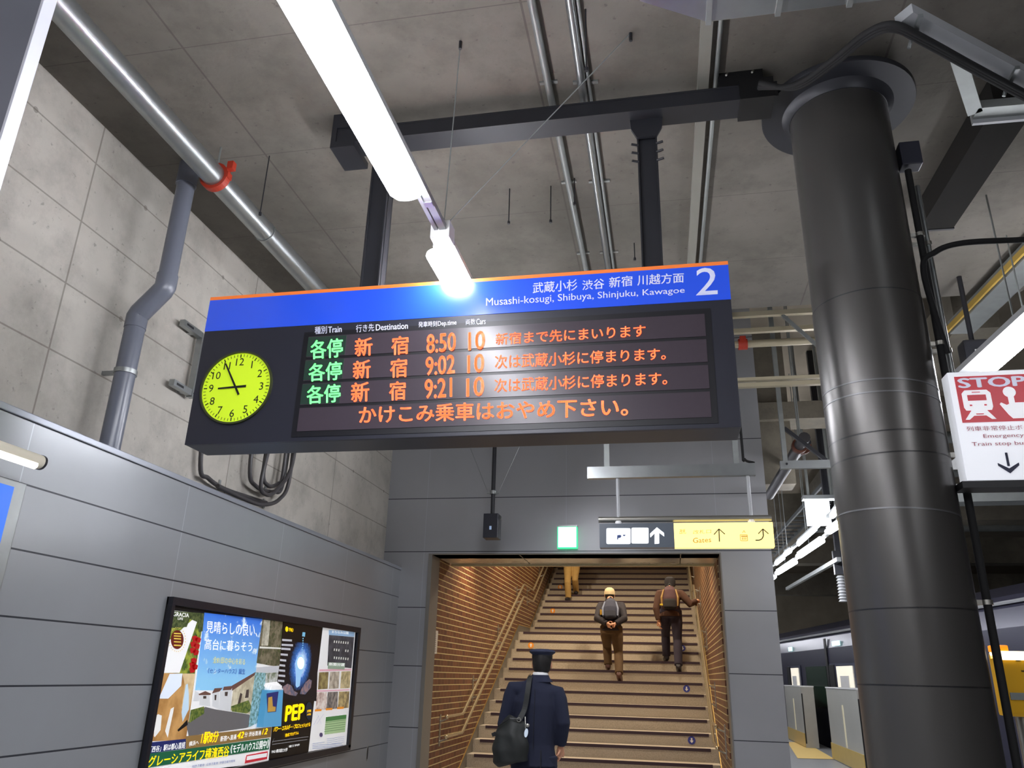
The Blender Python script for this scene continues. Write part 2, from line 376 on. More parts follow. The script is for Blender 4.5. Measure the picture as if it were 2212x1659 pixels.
# ------------------------------------------------------------------ the stairs
st = thing('staircase', 'wide beige stone staircase rising between brick walls through the grey portal', 'stairs', (-1.08, 10.5, 0))
for k in range(-2, 27):
    y, z = nose(k); y2 = nose(k+1)[0]
    if k == -2: zb = 0
    else: zb = z-.16
    s_ = ob('step', MB().box(BL, y, zb-.02 if k > -2 else 0, BR, y2+.02, z), 'granite', st)
    ob('nosing', MB().box(BL+.1, y-.008, z-.034, BR-.1, y+.03, z+.003), pm('dark_nosing_strip', (58, 40, 52), .6, 0, .05), s_)
def riser(px, py):
    for k in range(-2, 27):
        y, z = nose(k); p = onY(px, py, y)
        if z-.16 <= p.z <= z: return k, p
    return 0, onY(px, py, nose(0)[0])
for px, py, colr, up, lb in ((1147, 1392, 'o', 1, 'orange round up-arrow sticker on the left of a lower stair riser, nearest the capped man'),
                             (1194, 1317, 'o', 1, 'orange round up-arrow sticker on the left of the stairs just above the landing'),
                             (1210, 1266, 'o', 1, 'faint orange up-arrow sticker beside the light trousered legs, highest of the orange ones'),
                             (1483, 1486, 'b', 0, 'blue round down-arrow sticker on a riser at the right, middle one of the blue column'),
                             (1494, 1597, 'b', 0, 'blue round down-arrow sticker on the lowest marked riser at the right'),
                             (1474, 1397, 'b', 0, 'blue down-arrow sticker beside the lower leg of the brown-jacketed climber')):
    k, p = riser(px, py); y, z = nose(k); c = Vector((p.x, y-.004, min(p.z, z-.085)))
    t = thing('arrow_sticker', lb, 'sticker', c, 'round arrow stickers on the stair risers')
    ob('disc', MB().tube([c, c+Vector((0, -.002, 0))], .052, 24), pm('orange_sticker', (236, 150, 48), .5) if colr == 'o' else pm('blue_sticker', (52, 62, 150), .5), t)
    s = 1 if up else -1; q = c+Vector((0, -.004, 0))
    ob('arrow', MB().poly([q+Vector((a*.001, 0, s*b*.001)) for a, b in ((-10, -30), (10, -30), (10, 2), (26, 2), (0, 34), (-26, 2), (-10, 2))], .001, (0, -1, 0)), 'white', t)

# handrails
def handrail(x, side, lb):
    t = thing('handrail', lb, 'handrail', (x, 10.5, 1.0), 'two-bar steel handrails of the stairs')
    a = nose(-2); b = nose(11); c = nose(12); d = nose(26)
    for dz in (.88, .66):
        p = [(x, 9.72, .2+dz), (x, a[0]-.08, .2+dz), (x, b[0]-.1, b[1]+dz-.06), (x, b[0]+.02, b[1]+dz-.03), (x, c[0]-.3, b[1]+dz-.03), (x, c[0]-.2, b[1]+dz+.0), (x, d[0], d[1]+dz+.02)]
        ob('rail', MB().tube(p, .019, 14), 'chrome', t, True)
    wx = BL if side < 0 else BR
    for yy in (9.8, 11.4, 13.0, 14.6, 15.7, 17.2, 18.8):
        base = .2 if yy < 10.5 else (.236+(yy-10.56)*.49 if yy < 14.8 else (2.316 if yy < 16 else 2.476+(yy-16.11)*.4703))
        br = MB()
        for dz in (.88, .66): br.tube([(x, yy, base+dz-.02), (wx, yy, base+dz-.06)], .009, 8)
        br.box(wx-.006*side-.004, yy-.03, base+.55, wx+.006, yy+.03, base+.9)
        ob('bracket', br, 'steel_satin', t)
    for z in (1.08, .86): ob('end_cap', MB().ball((x, 9.72, z), .023), 'chrome', t, True)
handrail(BL+.10, -1, 'pair of steel handrail bars along the left brick wall of the stairs')
handrail(BR-.10, 1, 'pair of steel handrail bars along the right brick wall of the stairs')

# notice on the brick
nt_ = thing('wall_notice', 'narrow white paper notice on the left brick wall near the opening edge', 'notice', onX(937, 1390, BL+.01))
q = lambda x, y: onX(x, y, BL+.004)
ob('sheet', MB().poly([q(929, 1413), (q(943, 1412)), q(946, 1363), q(932, 1360)], .003, (1, 0, 0)), pm('notice_paper', (205, 198, 186), .6), nt_)
mb = MB(); q = lambda x, y: onX(x, y, BL+.010)
for i in range(9): mb.poly([q(931.5+(i > 3)*0-.3*i/3, 1368+i*4.8), q(942.5-.3*i/3, 1369+i*4.6), q(942.3-.3*i/3, 1370.3+i*4.6), q(931.3-.3*i/3, 1369.3+i*4.8)])
ob('print', mb, pm('grey_print', (120, 110, 130), .6), nt_)

# ------------------------------------------------------------------ stairwell lights (warm downlights in the sloping ceiling)
for i, (x, y) in enumerate(((-2.25, 10.75), (-.1, 10.75), (-2.25, 12.9), (-.1, 12.9), (-2.25, 15.3), (-.1, 15.3), (-2.1, 17.4), (-.2, 17.4), (-1.1, 20.0))):
    z = 3.02+(y-9.9)*.523-.06
    t = thing('stair_downlight', 'round warm downlight in the sloping ceiling over the stairs, hidden above the portal', 'light', (x, y, z), 'warm downlights over the stairs')
    ob('trim_ring', MB().ring((x, y, z), .07, .09, (0, 0, 1), .03), 'white', t, True)
    la = bpy.data.lights.new('downlight', 'SPOT'); la.energy = STAIRLAMP*(1.1 if y > 17 else (.45 if y < 12 else 1.15)); la.color = (1, .84, .63); la.spot_size = math.radians(150); la.spot_blend = .8; la.shadow_soft_size = .07
    lo = bpy.data.objects.new('bulb', la); COL.objects.link(lo); lo.location = (x, y, z-.03); lo.parent = t; lo.matrix_parent_inverse = inv(t)

# ================================================================== LED DEPARTURE BOARD
YS = 3.6
S = lambda x, y: onY(x, y, YS)
SX0, SX1, SZ0, SZ1 = -2.50, .373, 2.67, 3.548
bd = thing('departure_board', 'wide hanging LED departure board with blue header and yellow clock', 'departure board', ((SX0+SX1)/2, 3.72, SZ0))
hs = ob('housing', MB().box(SX0, YS+.012, SZ0, SX1, YS+.22, SZ1-.002, .006), 'dark_metal', bd)
ZB = S(1000, 682).z; ZO = SZ1-.020
ob('front_panel', MB().box(SX0, YS, SZ0, SX1, YS+.012, ZB, .003), 'dark_metal', bd)
hd = ob('header_panel', MB().box(SX0, YS-.001, ZB, SX1, YS+.012, ZO), 'blue', bd, label='glossy blue header with white route names')
ob('header_strip', MB().box(SX0, YS-.002, ZO, SX1, YS+.10, SZ1), 'orange', bd, label='thin orange strip along the top')
fl = lambda dy: (lambda x, y: onY(x, y, YS-dy))
g = fl(.004)
def T3(nm, txt, *a):
    mb = MB(); T(mb, txt, *a); ob(nm, mb, 'white_ink', hd)
def T(mb, txt, x0, x1, yb0, yb1, yt0, yt1, fn, bold=.0, sh=0.): add_text(mb, txt, (x0, yb0), (x1, yb1), (x1, yt1), (x0, yt0), fn, bold, sh)
T3('route_lettering', '武蔵小杉', 1151, 1247, 634, 627, 611, 603, g, .012)
T3('route_lettering', '渋谷', 1258, 1305, 627, 623, 606, 601, g, .012)
T3('route_lettering', '新宿', 1316, 1366, 622, 617, 599, 595, g, .012)
T3('route_lettering', '川越方面', 1377, 1477, 617, 610, 594, 589, g, .012)
T3('route_lettering', 'Musashi-kosugi, Shibuya, Shinjuku, Kawagoe', 1050, 1479, 666, 636, 644, 620, g, .006)
mb = MB(); T(mb, '2', 1504, 1550, 638, 635, 580, 577, g, .004); ob('platform_numeral', mb, 'white_ink', hd)
HDS = []
def T2(txt, *a): 
    mb = MB(); T(mb, txt, *a); ob('column_heading', mb, 'white_ink', bd)
T2('種別', 680, 706, 722, 720, 706, 704, g, .01); T2('Train', 709, 738, 719, 717, 706, 704, g, .02)
T2('行き先', 769, 808, 718, 715, 702, 699, g, .012); T2('Destination', 812, 881, 714, 710, 701, 697, g, .02)
T2('発車時刻', 904, 944, 707, 705, 695, 693, g, .008); T2('Dep.time', 946, 986, 707, 704, 694, 691, g, .015)
T2('両数', 1006, 1027, 702, 701, 690, 688, g, .008); T2('Cars', 1029, 1049, 701, 700, 689, 687, g, .015)
# display: black frame, four rows
mb = MB(); q0, q1 = S(648, 931), S(1530, 688)
DX0, DX1 = S(655, 830).x, S(1530, 800).x; DZ0, DZ1 = S(1090, 917).z, S(1090, 704).z
ob('display_bezel', MB().box(DX0-.03, YS-.003, DZ0-.03, DX1+.03, YS+.004, DZ1+.03), 'led_frame', bd)
rows = [(1.0, .775), (.745, .522), (.492, .268), (.238, .0)]
rowtxt = []
R1 = [('各停', 671, 740, (776, 771), (736, 730), 'g'), ('新', 767, 804, (770, 767), (732, 728), 'o'), ('宿', 846, 882, (767, 764), (728, 725), 'o'),
      ('8:50', 922, 984, (763, 757), (723, 718), 'o'), ('10', 1012, 1047, (757, 753), (718, 714), 'o'),
      ('新宿まで先にまいります', 1071, 1394, (745, 727), (720, 701), 'o')]
R2 = [('各停', 667, 738, (824, 820), (786, 780), 'g'), ('新', 763, 800, (819, 816), (781, 776), 'o'), ('宿', 843, 879, (816, 814), (777, 773), 'o'),
      ('9:02', 920, 982, (811, 806), (772, 766), 'o'), ('10', 1010, 1045, (806, 803), (768, 763), 'o'),
      ('次は武蔵小杉に停まります。', 1069, 1438, (797, 777), (767, 751), 'o')]
R3 = [('各停', 663, 735, (873, 868), (834, 829), 'g'), ('新', 759, 797, (869, 866), (828, 824), 'o'), ('宿', 841, 876, (865, 863), (825, 823), 'o'),
      ('9:21', 918, 976, (861, 857), (820, 816), 'o'), ('10', 1008, 1045, (857, 854), (818, 813), 'o'),
      ('次は武蔵小杉に停まります。', 1068, 1441, (848, 831), (818, 803), 'o')]
R4 = [('かけこみ乗車はおやめ下さい。', 776, 1356, (915, 898), (878, 858), 'o')]
for (a, b), tx in zip(rows, (R1, R2, R3, R4)):
    z1 = DZ0+(DZ1-DZ0)*a; z0 = DZ0+(DZ1-DZ0)*b
    rw = ob('display_row', MB().box(DX0, YS-.006, z0, DX1, YS-.002, z1), 'led_bg', bd)
    g = fl(.009)
    for t_, x0, x1, bs, tp, c in tx:
        sm = len(t_) > 6 and x0 > 1000
        mb = MB(); T(mb, t_, x0, x1, bs[0], bs[1], tp[0], tp[1], g, .008 if sm else .02)
        ob('lit_text', mb, 'led_orange' if c == 'o' else 'led_green', rw, label='lit orange characters' if c == 'o' else 'lit green characters')
        if c == 'g': ob('green_cell', MB().box(DX0, YS-.0075, z0+.004, S(742, 800).x, YS-.006, z1-.004), 'led_bg_green', rw)
# clock
cc = S(511, 838); CRAD = (S(580, 838).x-S(440, 840).x)/2*1.0; 
cc = Vector((cc.x, YS, (S(515, 764).z+S(508, 913).z)/2)); CRAD = (S(515, 764).z-S(508, 913).z)/2
ck = ob('clock', MB().tube([cc, cc+Vector((0, -.004, 0))], CRAD, 64), 'clock_face', bd, label='round glowing yellow-green clock face')
ob('clock_rim', MB().ring(cc+Vector((0, -.006, 0)), CRAD, CRAD+.010, (0, 1, 0), .014, 64), pm('clock_rim', (60, 66, 34), .4), bd)
mb = MB()
def cp(a, r, dy=.006): a = math.radians(a); return cc+Vector((math.sin(a)*r, -dy, math.cos(a)*r))
for h in range(1, 13):
    me = glyphs(str(h)); xs = [v.co.x for v in me.vertices]; ys = [v.co.y for v in me.vertices]
    o_ = cp(h*30, CRAD*.74); sc = CRAD*.215/(max(ys)-min(ys)); mx, my = (min(xs)+max(xs))/2, (min(ys)+max(ys))/2
    vs = [mb.b.verts.new(o_+Vector(((v.co.x-mx)*sc, 0, (v.co.y-my)*sc))) for v in me.vertices]
    for p in me.polygons: mb.b.faces.new([vs[i] for i in p.vertices])
    bpy.data.meshes.remove(me)
ob('numerals', mb, 'black', ck)
mb = MB()
for i in range(60):
    a = i*6; r0 = CRAD*(.885 if i % 5 else .86); wd = 1.0 if i % 5 else 1.9; d = math.radians(a)
    t_ = Vector((math.cos(d), 0, -math.sin(d)))*CRAD*.008*wd
    mb.poly([cp(a, r0)-t_, cp(a, r0)+t_, cp(a, CRAD*.96)+t_, cp(a, CRAD*.96)-t_])
ob('minute_marks', mb, 'black', ck)
def hand(nm, ang, L, back, w_, dy):
    d = math.radians(ang); t_ = Vector((math.cos(d), 0, -math.sin(d)))
    mb = MB().poly([cp(ang, -back, dy)-t_*w_*1.5, cp(ang, -back, dy)+t_*w_*1.5, cp(ang, L, dy)+t_*w_, cp(ang, L, dy)-t_*w_], .002, (0, -1, 0))
    ob(nm, mb, 'black', ck)
hand('hour_hand', 267.5, CRAD*.52, CRAD*.30, CRAD*.022, .009)
hand('minute_hand', 330, CRAD*.80, CRAD*.27, CRAD*.020, .013)

# beam frame that carries the board
fr = thing('board_support_frame', 'black steel beam with two posts that hangs the departure board from the ceiling', 'support beam', (-.6, 3.63, 4.5))
ob('beam', MB().box(-1.82, 3.55, 4.500, .70, 3.70, 4.512).box(-1.82, 3.55, 4.585, .70, 3.70, 4.597).box(-1.82, 3.552, 4.505, .70, 3.562, 4.59).box(-1.82, 3.62, 4.505, .70, 3.64, 4.59), 'black_steel', fr)
ob('end_bracket', MB().box(-1.85, 3.54, 4.46, -1.70, 3.77, 4.50).box(-1.85, 3.54, 4.50, -1.82, 3.77, ZC).box(-1.82, 3.54, 4.60, -1.70, 3.56, ZC), 'black_steel', fr)
ob('joint_plate', MB().box(.50, 3.535, 4.49, .68, 3.72, 4.62), 'black', fr)
for x in (-1.56, -.002):
    p = ob('post', MB().box(x-.055, 3.64, SZ1+.002, x-.047, 3.74, 4.52).box(x+.047, 3.64, SZ1+.002, x+.055, 3.74, 4.52).box(x-.055, 3.66, SZ1+.002, x+.055, 3.668, 4.52).box(x-.055, 3.735, SZ1+.002, x+.055, 3.743, 4.52), 'black_steel', fr)
    ob('gusset', MB().poly([(x-.09, 3.645, 4.50), (x+.09, 3.645, 4.50), (x+.085, 3.645, 4.44), (x+.055, 3.645, 4.38), (x-.055, 3.645, 4.38), (x-.085, 3.645, 4.44)], .02, (0, -1, 0)), 'black_steel', p)
    ob('foot_plate', MB().box(x-.075, 3.62, SZ1, x+.075, 3.78, SZ1+.012), 'black_steel', p)
    if x > -1:
        for i in range(3):
            for sx in (-1, 1): ob('bolt', MB().tube([(x+sx*.05, 3.645, 4.34-i*.055), (x+sx*.085, 3.63, 4.34-i*.055)], .007, 8), 'black_steel', p)
jb = thing('junction_box', 'small black box on top of the beam beside the column head', 'junction box', (.43, 3.6, 4.6))
a = onY(1550, 160, 3.58); b = onY(1652, 205, 3.58)
ob('box', MB().box(a.x, 3.56, 4.60, b.x, 3.70, a.z, .004), 'black', jb)
mb = MB()
for x in (a.x+.05, b.x-.05): mb.tube([(x, 3.56, a.z-.02), (x-.01, 3.54, a.z-.05)], .006, 6)
ob('screw', mb, 'steel_satin', jb)

# ================================================================== ROUND COLUMN
cx, cy, cr = 1.045, 3.80, .252
co = thing('steel_column', 'tall round charcoal steel column with a wide flange at the ceiling', 'column', (cx, cy, 0))
ob('shaft', MB().loft([(cx, cy, 0, cr, cr), (cx, cy, ZC, cr, cr)], 64), 'black_gloss', co, True)
ob('flange', MB().loft([(cx, cy, 4.545, .398, .398), (cx, cy, 4.55, .400, .400), (cx, cy, 4.575, .400, .400)], 64), 'black_steel', co, True)
ob('collar', MB().loft([(cx, cy, 4.50, cr+.004, cr+.004), (cx, cy, 4.53, cr+.018, cr+.018), (cx, cy, 4.546, cr+.04, cr+.04)], 64), 'black_steel', co, True)
mb = MB()
for py in (975, 1095): 
    z = onY(1850, py, 3.63).z
for z in (3.32, 2.62, 2.52, 1.86, 1.56): mb.ring((cx, cy, z), cr-.002, cr+.003, (0, 0, 1), .006, 64)
ob('seam', mb, 'black_steel', co, True)
mb = MB()
for z in (2.86, 2.80, 2.27): mb.ring((cx, cy, z), cr, cr+.005, (.06, .0, 1), .007, 64)
ob('steel_strap', mb, pm('dull_strap_steel', (112, 112, 114), .4, .6), co, True)
for z in (2.86, 2.80): pass
# overhead curved sleeve plate visible from mid height: overlapping sheet
ob('sheet_sleeve', MB().loft([(cx, cy, 1.2, cr+.003, cr+.003), (cx, cy, 3.32, cr+.003, cr+.003)], 64), 'black_gloss', co, True)

# conduits down the column's right side
for (xx, yy, r_, z0, z1, mt, lb) in ((1.335, 3.745, .017, 0, 4.09, 'rubber', 'black conduit running up the right side of the column'),
                                    (1.40, 3.84, .013, 2.95, 4.05, 'galv', 'thin galvanised conduit beside the black one at the column head')):
    t = thing('conduit', lb, 'conduit', (xx, yy, z0))
    ob('pipe', MB().tube([(xx, yy, z0), (xx, yy, z1)], r_, 12), mt, t, True)
    for z in (1.25, 1.9, 2.55, 3.1, 3.7, 4.1):
        if z0 < z < z1: ob('clip', MB().ring((xx, yy, z), r_, r_+.006, (0, 0, 1), .02).box(cx+cr-.03, yy-.008, z-.01, xx, yy+.008, z+.01), 'steel_satin', t)
t = thing('conduit_box', 'black box with elbow at the top of the column side conduits', 'junction box', (1.33, 3.75, 4.2))
ob('box', MB().box(1.30, 3.70, 4.10, 1.40, 3.78, 4.24, .006), 'dark_metal', t)

# STOP sign box on the column
g0 = 3.60
G = lambda dy: (lambda x, y: onY(x, y, g0-dy))
gx0, gx1, gz0, gz1 = 1.292, 1.64, 2.395, 2.897
sg = thing('emergency_sign', 'white box sign with red STOP train pictogram mounted on the round column', 'sign', (1.46, g0, gz0))
ob('box', MB().box(gx0, g0, gz0, gx1, g0+.085, gz1, .004).box(gx0+.02, g0+.085, gz0+.1, gx0+.06, cy, gz0+.14), pm('sign_white_acrylic', (236, 238, 244), .3, 0, .02, 4, 0, .38), sg)
ob('base_rail', MB().box(gx0-.02, g0, gz0-.03, gx1, g0+.11, gz0-.001), 'black', sg)
gw = lambda u, v, d=.003: Vector((gx0+u*(gx1-gx0), g0-d, gz0+v*(gz1-gz0)))
def face(mb, pts, d): mb.poly([gw(u, v, d) for u, v in pts]); return mb
rp = ob('red_panel', face(MB(), ((.07, .52), (.93, .52), (.93, .955), (.07, .955)), .002), pm('sign_red', (190, 26, 44), .35, 0, .02, 4, 0, .22), sg)
mb = MB(); tq = lambda u, v: gw(u, v, .004)
add_text(mb, 'STOP', (.11, .845), (.89, .845), (.89, .935), (.11, .935), tq, .035); ob('stop_lettering', mb, 'white_ink', rp)
wht = pm('sign_white_ink', (240, 240, 244), .4, 0, .02, 4, 0, .4)
mb = MB()   # train pictogram
face(mb, ((.14, .63), (.44, .63), (.46, .66), (.46, .79), (.42, .82), (.16, .82), (.12, .79), (.12, .66)), .004)
face(mb, ((.20, .63), (.38, .63), (.47, .545), (.42, .545), (.36, .58), (.22, .58), (.16, .545), (.11, .545)), .0045)
ob('train_pictogram', mb, wht, rp)
mb = MB(); face(mb, ((.18, .72), (.40, .72), (.40, .775), (.18, .775)), .005); face(mb, ((.19, .67), (.22, .67), (.22, .685), (.19, .685)), .005); face(mb, ((.36, .67), (.39, .67), (.39, .685), (.36, .685)), .005); face(mb, ((.24, .795), (.34, .795), (.34, .803), (.24, .803)), .005)
face(mb, ((.25, .59), (.33, .59), (.34, .60), (.24, .60)), .005)
ob('train_window', mb, M['sign_red'] if 'sign_red' in M else _m['sign_red'], rp)
mb = MB()   # pressing hand
face(mb, [(.68+.075*math.cos(a*math.pi/10), .79+.05*math.sin(a*math.pi/10)) for a in range(20)], .004)
face(mb, ((.65, .68), (.65, .80), (.72, .80), (.72, .69), (.86, .69), (.875, .67), (.875, .57), (.84, .545), (.66, .545), (.62, .58), (.54, .68), (.56, .695), (.62, .67)), .0042)
ob('hand_pictogram', mb, wht, rp)
mb = MB()
add_text(mb, '列車非常停止ボタン', (.10, .44), (.93, .44), (.93, .485), (.10, .485), tq, .0)
add_text(mb, 'Emergency', (.28, .365), (.74, .365), (.74, .41), (.28, .41), tq, .0)
add_text(mb, 'Train stop button', (.13, .295), (.90, .295), (.90, .34), (.13, .34), tq, .0)
ob('lettering', mb, pm('dark_red_ink', (176, 80, 92), .5), sg)
mb = MB(); face(mb, ((.485, .12), (.515, .12), (.515, .24), (.485, .24)), .003); face(mb, ((.38, .15), (.38, .125), (.5, .055), (.62, .125), (.62, .15), (.5, .10)), .004)
ob('down_arrow', mb, pm('navy_ink', (30, 34, 60), .5), sg)
# yellow call box further down on the column's far side
kb = thing('emergency_call_box', 'yellow emergency call box with a lit top on the right of the column', 'call box', (1.47, 4.2, 1.45))
a = onY(2154, 1408, 4.1); b = onY(2212, 1545, 4.1)
bx0, bx1, bz0, bz1 = a.x, a.x+.21, onY(2180, 1548, 4.1).z, a.z
ob('body', MB().box(bx0, 4.1, bz0, bx1, 4.22, bz1, .015), pm('call_box_yellow', (236, 178, 20), .4, 0, .03), kb)
ob('lit_lid', MB().box(bx0, 4.085, bz1-.035, bx1-.02, 4.2, bz1+.004, .008), pm('lit_call_lid', (255, 240, 210), .4, 0, 0, 3, 0, 1.6, (255, 236, 200)), kb)
ob('button_lamp', MB().box(bx0-.01, 4.1, bz1, bx0+.05, 4.18, bz1+.03, .008), pm('orange_lamp', (255, 150, 20), .4, 0, 0, 3, 0, .8), kb)
ob('plate', MB().box(bx0+.02, 4.094, bz0+.07, bx0+.10, 4.10, bz0+.10), 'galv_dull', kb)
ob('keyhole', MB().box(bx0+.07, 4.095, bz0+.235, bx0+.09, 4.10, bz0+.245).box(bx0+.085, 4.095, bz0+.19, bx0+.10, 4.10, bz0+.194), 'black', kb)
ob('post', MB().tube([(bx0+.08, 4.17, 0), (bx0+.08, 4.17, bz0+.02)], .03, 16), 'steel_satin', kb, True)
# ================================================================== PLATFORM STRIP LAMPS
LZ = 3.60
def lamp(x0, y0, x1, y1, z, lb, grp, mt='lamp', wd=.155):  # default width enlarged so the diffuser's shape takes in the lamp's bloom
    c = ((x0+x1)/2, (y0+y1)/2, z)
    t = thing('strip_lamp', lb, 'light', c, grp)
    p = Vector((x0, y0, z)); q = Vector((x1, y1, z)); d = (q-p).normalized()
    ob('diffuser', MB().tube([p, p+d*.03, q-d*.03, q], [(wd*.42, .03), (wd/2, .038), (wd/2, .038), (wd*.42, .03)], 16), mt, t, True)
    ob('tray', MB().bar(p+Vector((0, 0, .055)), q+Vector((0, 0, .055)), wd*.45, .03), 'strut', t)
    if mt == 'lamp_far': ob('hanger', MB().tube([((x0+x1)/2, (y0+y1)/2, z+.06), ((x0+x1)/2, (y0+y1)/2, 6.2 if (y0+y1)/2 > YC else ZC)], .006, 6), 'galv_dull', t)
    return t
gl = 'strip lamps of the row along the left wall'
lamp(-1.085, 1.60, -1.085, 2.87, LZ, 'big bright strip lamp overhead, nearest one in the row leading to the departure board', gl)
lamp(-1.085, 3.385, -1.085, 4.60, LZ, 'bright strip lamp end that meets the top of the departure board', gl)
for i in range(4): lamp(-1.085, -.1-i*1.75, -1.085, 1.15-i*1.75, LZ, 'unseen strip lamp added to the left row behind the viewer for lighting', gl)  # unseen lamps added behind the camera for more light
lamp(-1.085, 5.15, -1.085, 6.35, LZ, 'strip lamp of the left row hidden behind the departure board', gl)
rl = thing('lamp_rail', 'slim grey rail joining the strip lamps above the departure board', 'rail', (-1.06, 3, LZ+.07))
ob('channel', MB().bar((-1.035, -6.5, LZ+.075), (-1.035, 6.5, LZ+.075), .035, .03).bar((-1.07, -6.5, LZ+.075), (-1.07, 6.5, LZ+.075), .02, .03), 'strut', rl)
ob('hanger_box', MB().box(-1.10, 3.27, LZ+.02, -1.00, 3.37, LZ+.115, .004), 'white', rl)
ob('joiner', MB().box(-1.06, 3.02, LZ+.055, -1.02, 3.06, LZ+.095), 'galv', rl)
# wires and rods from the ceiling
def rod(p, q, r_, lb, mt='galv_dull', cat='hanger wire', nm='hanger_wire', grp=None):
    t = thing(nm, lb, cat, q, grp)
    ob('wire', MB().tube([p, q], r_, 6), mt, t, True)
    ob('anchor', MB().tube([q, Vector(q)-Vector((0, 0, .05))], r_*3, 8), 'black_steel', t, True)
a0 = (-1.05, 3.33, LZ+.11)
rod(a0, onZ(995, 90, ZC), .003, 'thin straight wire rising from the lamp rail to the ceiling')
rod(a0, onZ(1362, 72, ZC), .003, 'thin slanting wire running up right from the lamp rail across the beam')
mb = None
for i, (x, y, y2, x2) in enumerate(((582, 337, 463, 563), (1190, 402, 480, 1200-5), (1241, 385, 440, 1240), (1370, 525, 560, 1367), (1101, 408, 482, 1098), (1265, 20, 150, 1290))):
    p = onZ(x, y, ZC); 
    # rod length: project down until it reaches the lower pixel
    z = ZC
    for k in range(200):
        z -= .01; d = Vector((p.x, p.y, z-HC)); py = IH/2-F*d.dot(CU)/d.dot(CF)
        if py > y2: break
    t = thing('threaded_rod', ('threaded rod hanging free from the ceiling left of the lamp row', 'short threaded rod hanging from the ceiling right of the lamp row',
              'small threaded rod left of the ceiling conduits above the beam line', 'tiny rod stub between conduits just above the board header', 'short rod with a nut hanging above the blue header',
              'dark rod beside the ceiling conduit at the top of the picture')[i], 'rod', p, 'bare threaded rods in the ceiling')
    ob('rod', MB().tube([p, (p.x, p.y, z)], .004, 6), 'black_steel', t, True)
    ob('nut', MB().tube([(p.x, p.y, z), (p.x, p.y, z+.02)], .010, 6), 'black_steel', t)

# twin rows on the right, running a little towards the left in the distance
def rowlamp(xa, ya, xb, yb, z, lb, wd=.115):
    p = onZ(xa, ya, z); q_ = onZ(xb, yb, z); lamp(p.x, p.y, q_.x, q_.y, z, lb, 'strip lamps of the twin rows on the right', 'lamp_far', wd)
ZR = 3.6
for (ya, yb_) in ((9.2, 10.3), (7.4, 8.6)):  # extra unseen lamps put in to light the train and gates
    lamp(2.36+(11-ya)*.02, ya, 2.36+(11-yb_)*.02, yb_, ZR, 'added strip lamp, hidden behind the round column to light the train', 'strip lamps of the twin rows on the right', 'lamp_far', .11)
for ya in (18.5, 21.0, 24.0, 27.5, 30.5, 33.5):  # unseen lamps added to brighten train, gates and far end
    lamp(1.95-(ya-18)*.03, ya, 1.95-(ya-16.8)*.03, ya+1.3, ZR, 'added strip lamp, hidden behind the portal wall to light the far platform', 'strip lamps of the twin rows on the right', 'lamp_far', .13)
rowlamp(1789, 1149, 1829, 1123, ZR, 'far strip lamp touching the left edge of the column, lower row')
rowlamp(1725, 1202, 1775, 1168, ZR, 'far strip lamp under the white square sign, middle of the lower row')
rowlamp(1679, 1238, 1717, 1214, ZR, 'far strip lamp near the portal wall corner, lower row')
rowlamp(1664, 1252, 1672, 1246, ZR, 'tiny farthest strip lamp peeping past the portal wall corner')
rowlamp(1797, 1115, 1817, 1091, ZR, 'far strip lamp of the upper row between white sign and column', .07)
rowlamp(1724, 1175, 1762, 1141, ZR, 'long far strip lamp of the upper row under the white sign', .055)
rowlamp(1695, 1198, 1708, 1189, ZR, 'short far strip lamp of the upper row, second from its far end', .055)
rowlamp(1676, 1217, 1693, 1204, ZR, 'farthest strip lamp of the upper row', .055)
P1 = onZ(2176, 862, ZR); P2 = onZ(2320, 742, ZR)
lamp(P1.x, P1.y, P2.x, P2.y, ZR, 'bright strip lamp end showing over the right edge of the STOP sign', 'strip lamps of the twin rows on the right', 'lamp_far', .14)
P1 = onZ(2122, 812, ZR+.0); P2 = onZ(2300, 655, ZR)
lamp(P1.x, P1.y, P2.x, P2.y, ZR, 'strip lamp in a grey tray just above the STOP sign', 'strip lamps of the twin rows on the right', 'lamp_far', .07)
for i in range(2): lamp(2.6, 1.4-i*2.6, 2.6, .1-i*2.6, ZR, 'unseen strip lamp added to the right rows beside the viewer for lighting', 'strip lamps of the twin rows on the right', 'lamp_far', .13)  # row carried on out of view as added lighting
for (xa, ya, xb, yb, lb) in ((1660, 1254, 2000, 985, 'thin grey rail carrying the lower row of far strip lamps'), (1668, 1222, 2000, 930, 'thin grey rail carrying the upper row of far strip lamps')):
    p = onZ(xa, ya, ZR+.06); q_ = onZ(xb, yb, ZR+.06)
    t = thing('lamp_rail', lb, 'rail', p); ob('channel', MB().bar(p, q_, .05, .04), 'galv_dull', t)
p = onZ(2060, 830, ZR+.09); q_ = onZ(2260, 650, ZR+.09)
t = thing('lamp_rail', 'broad grey tray rail above the right strip lamps by the STOP sign', 'rail', p); ob('channel', MB().bar(p, q_, .16, .04), 'strut', t)

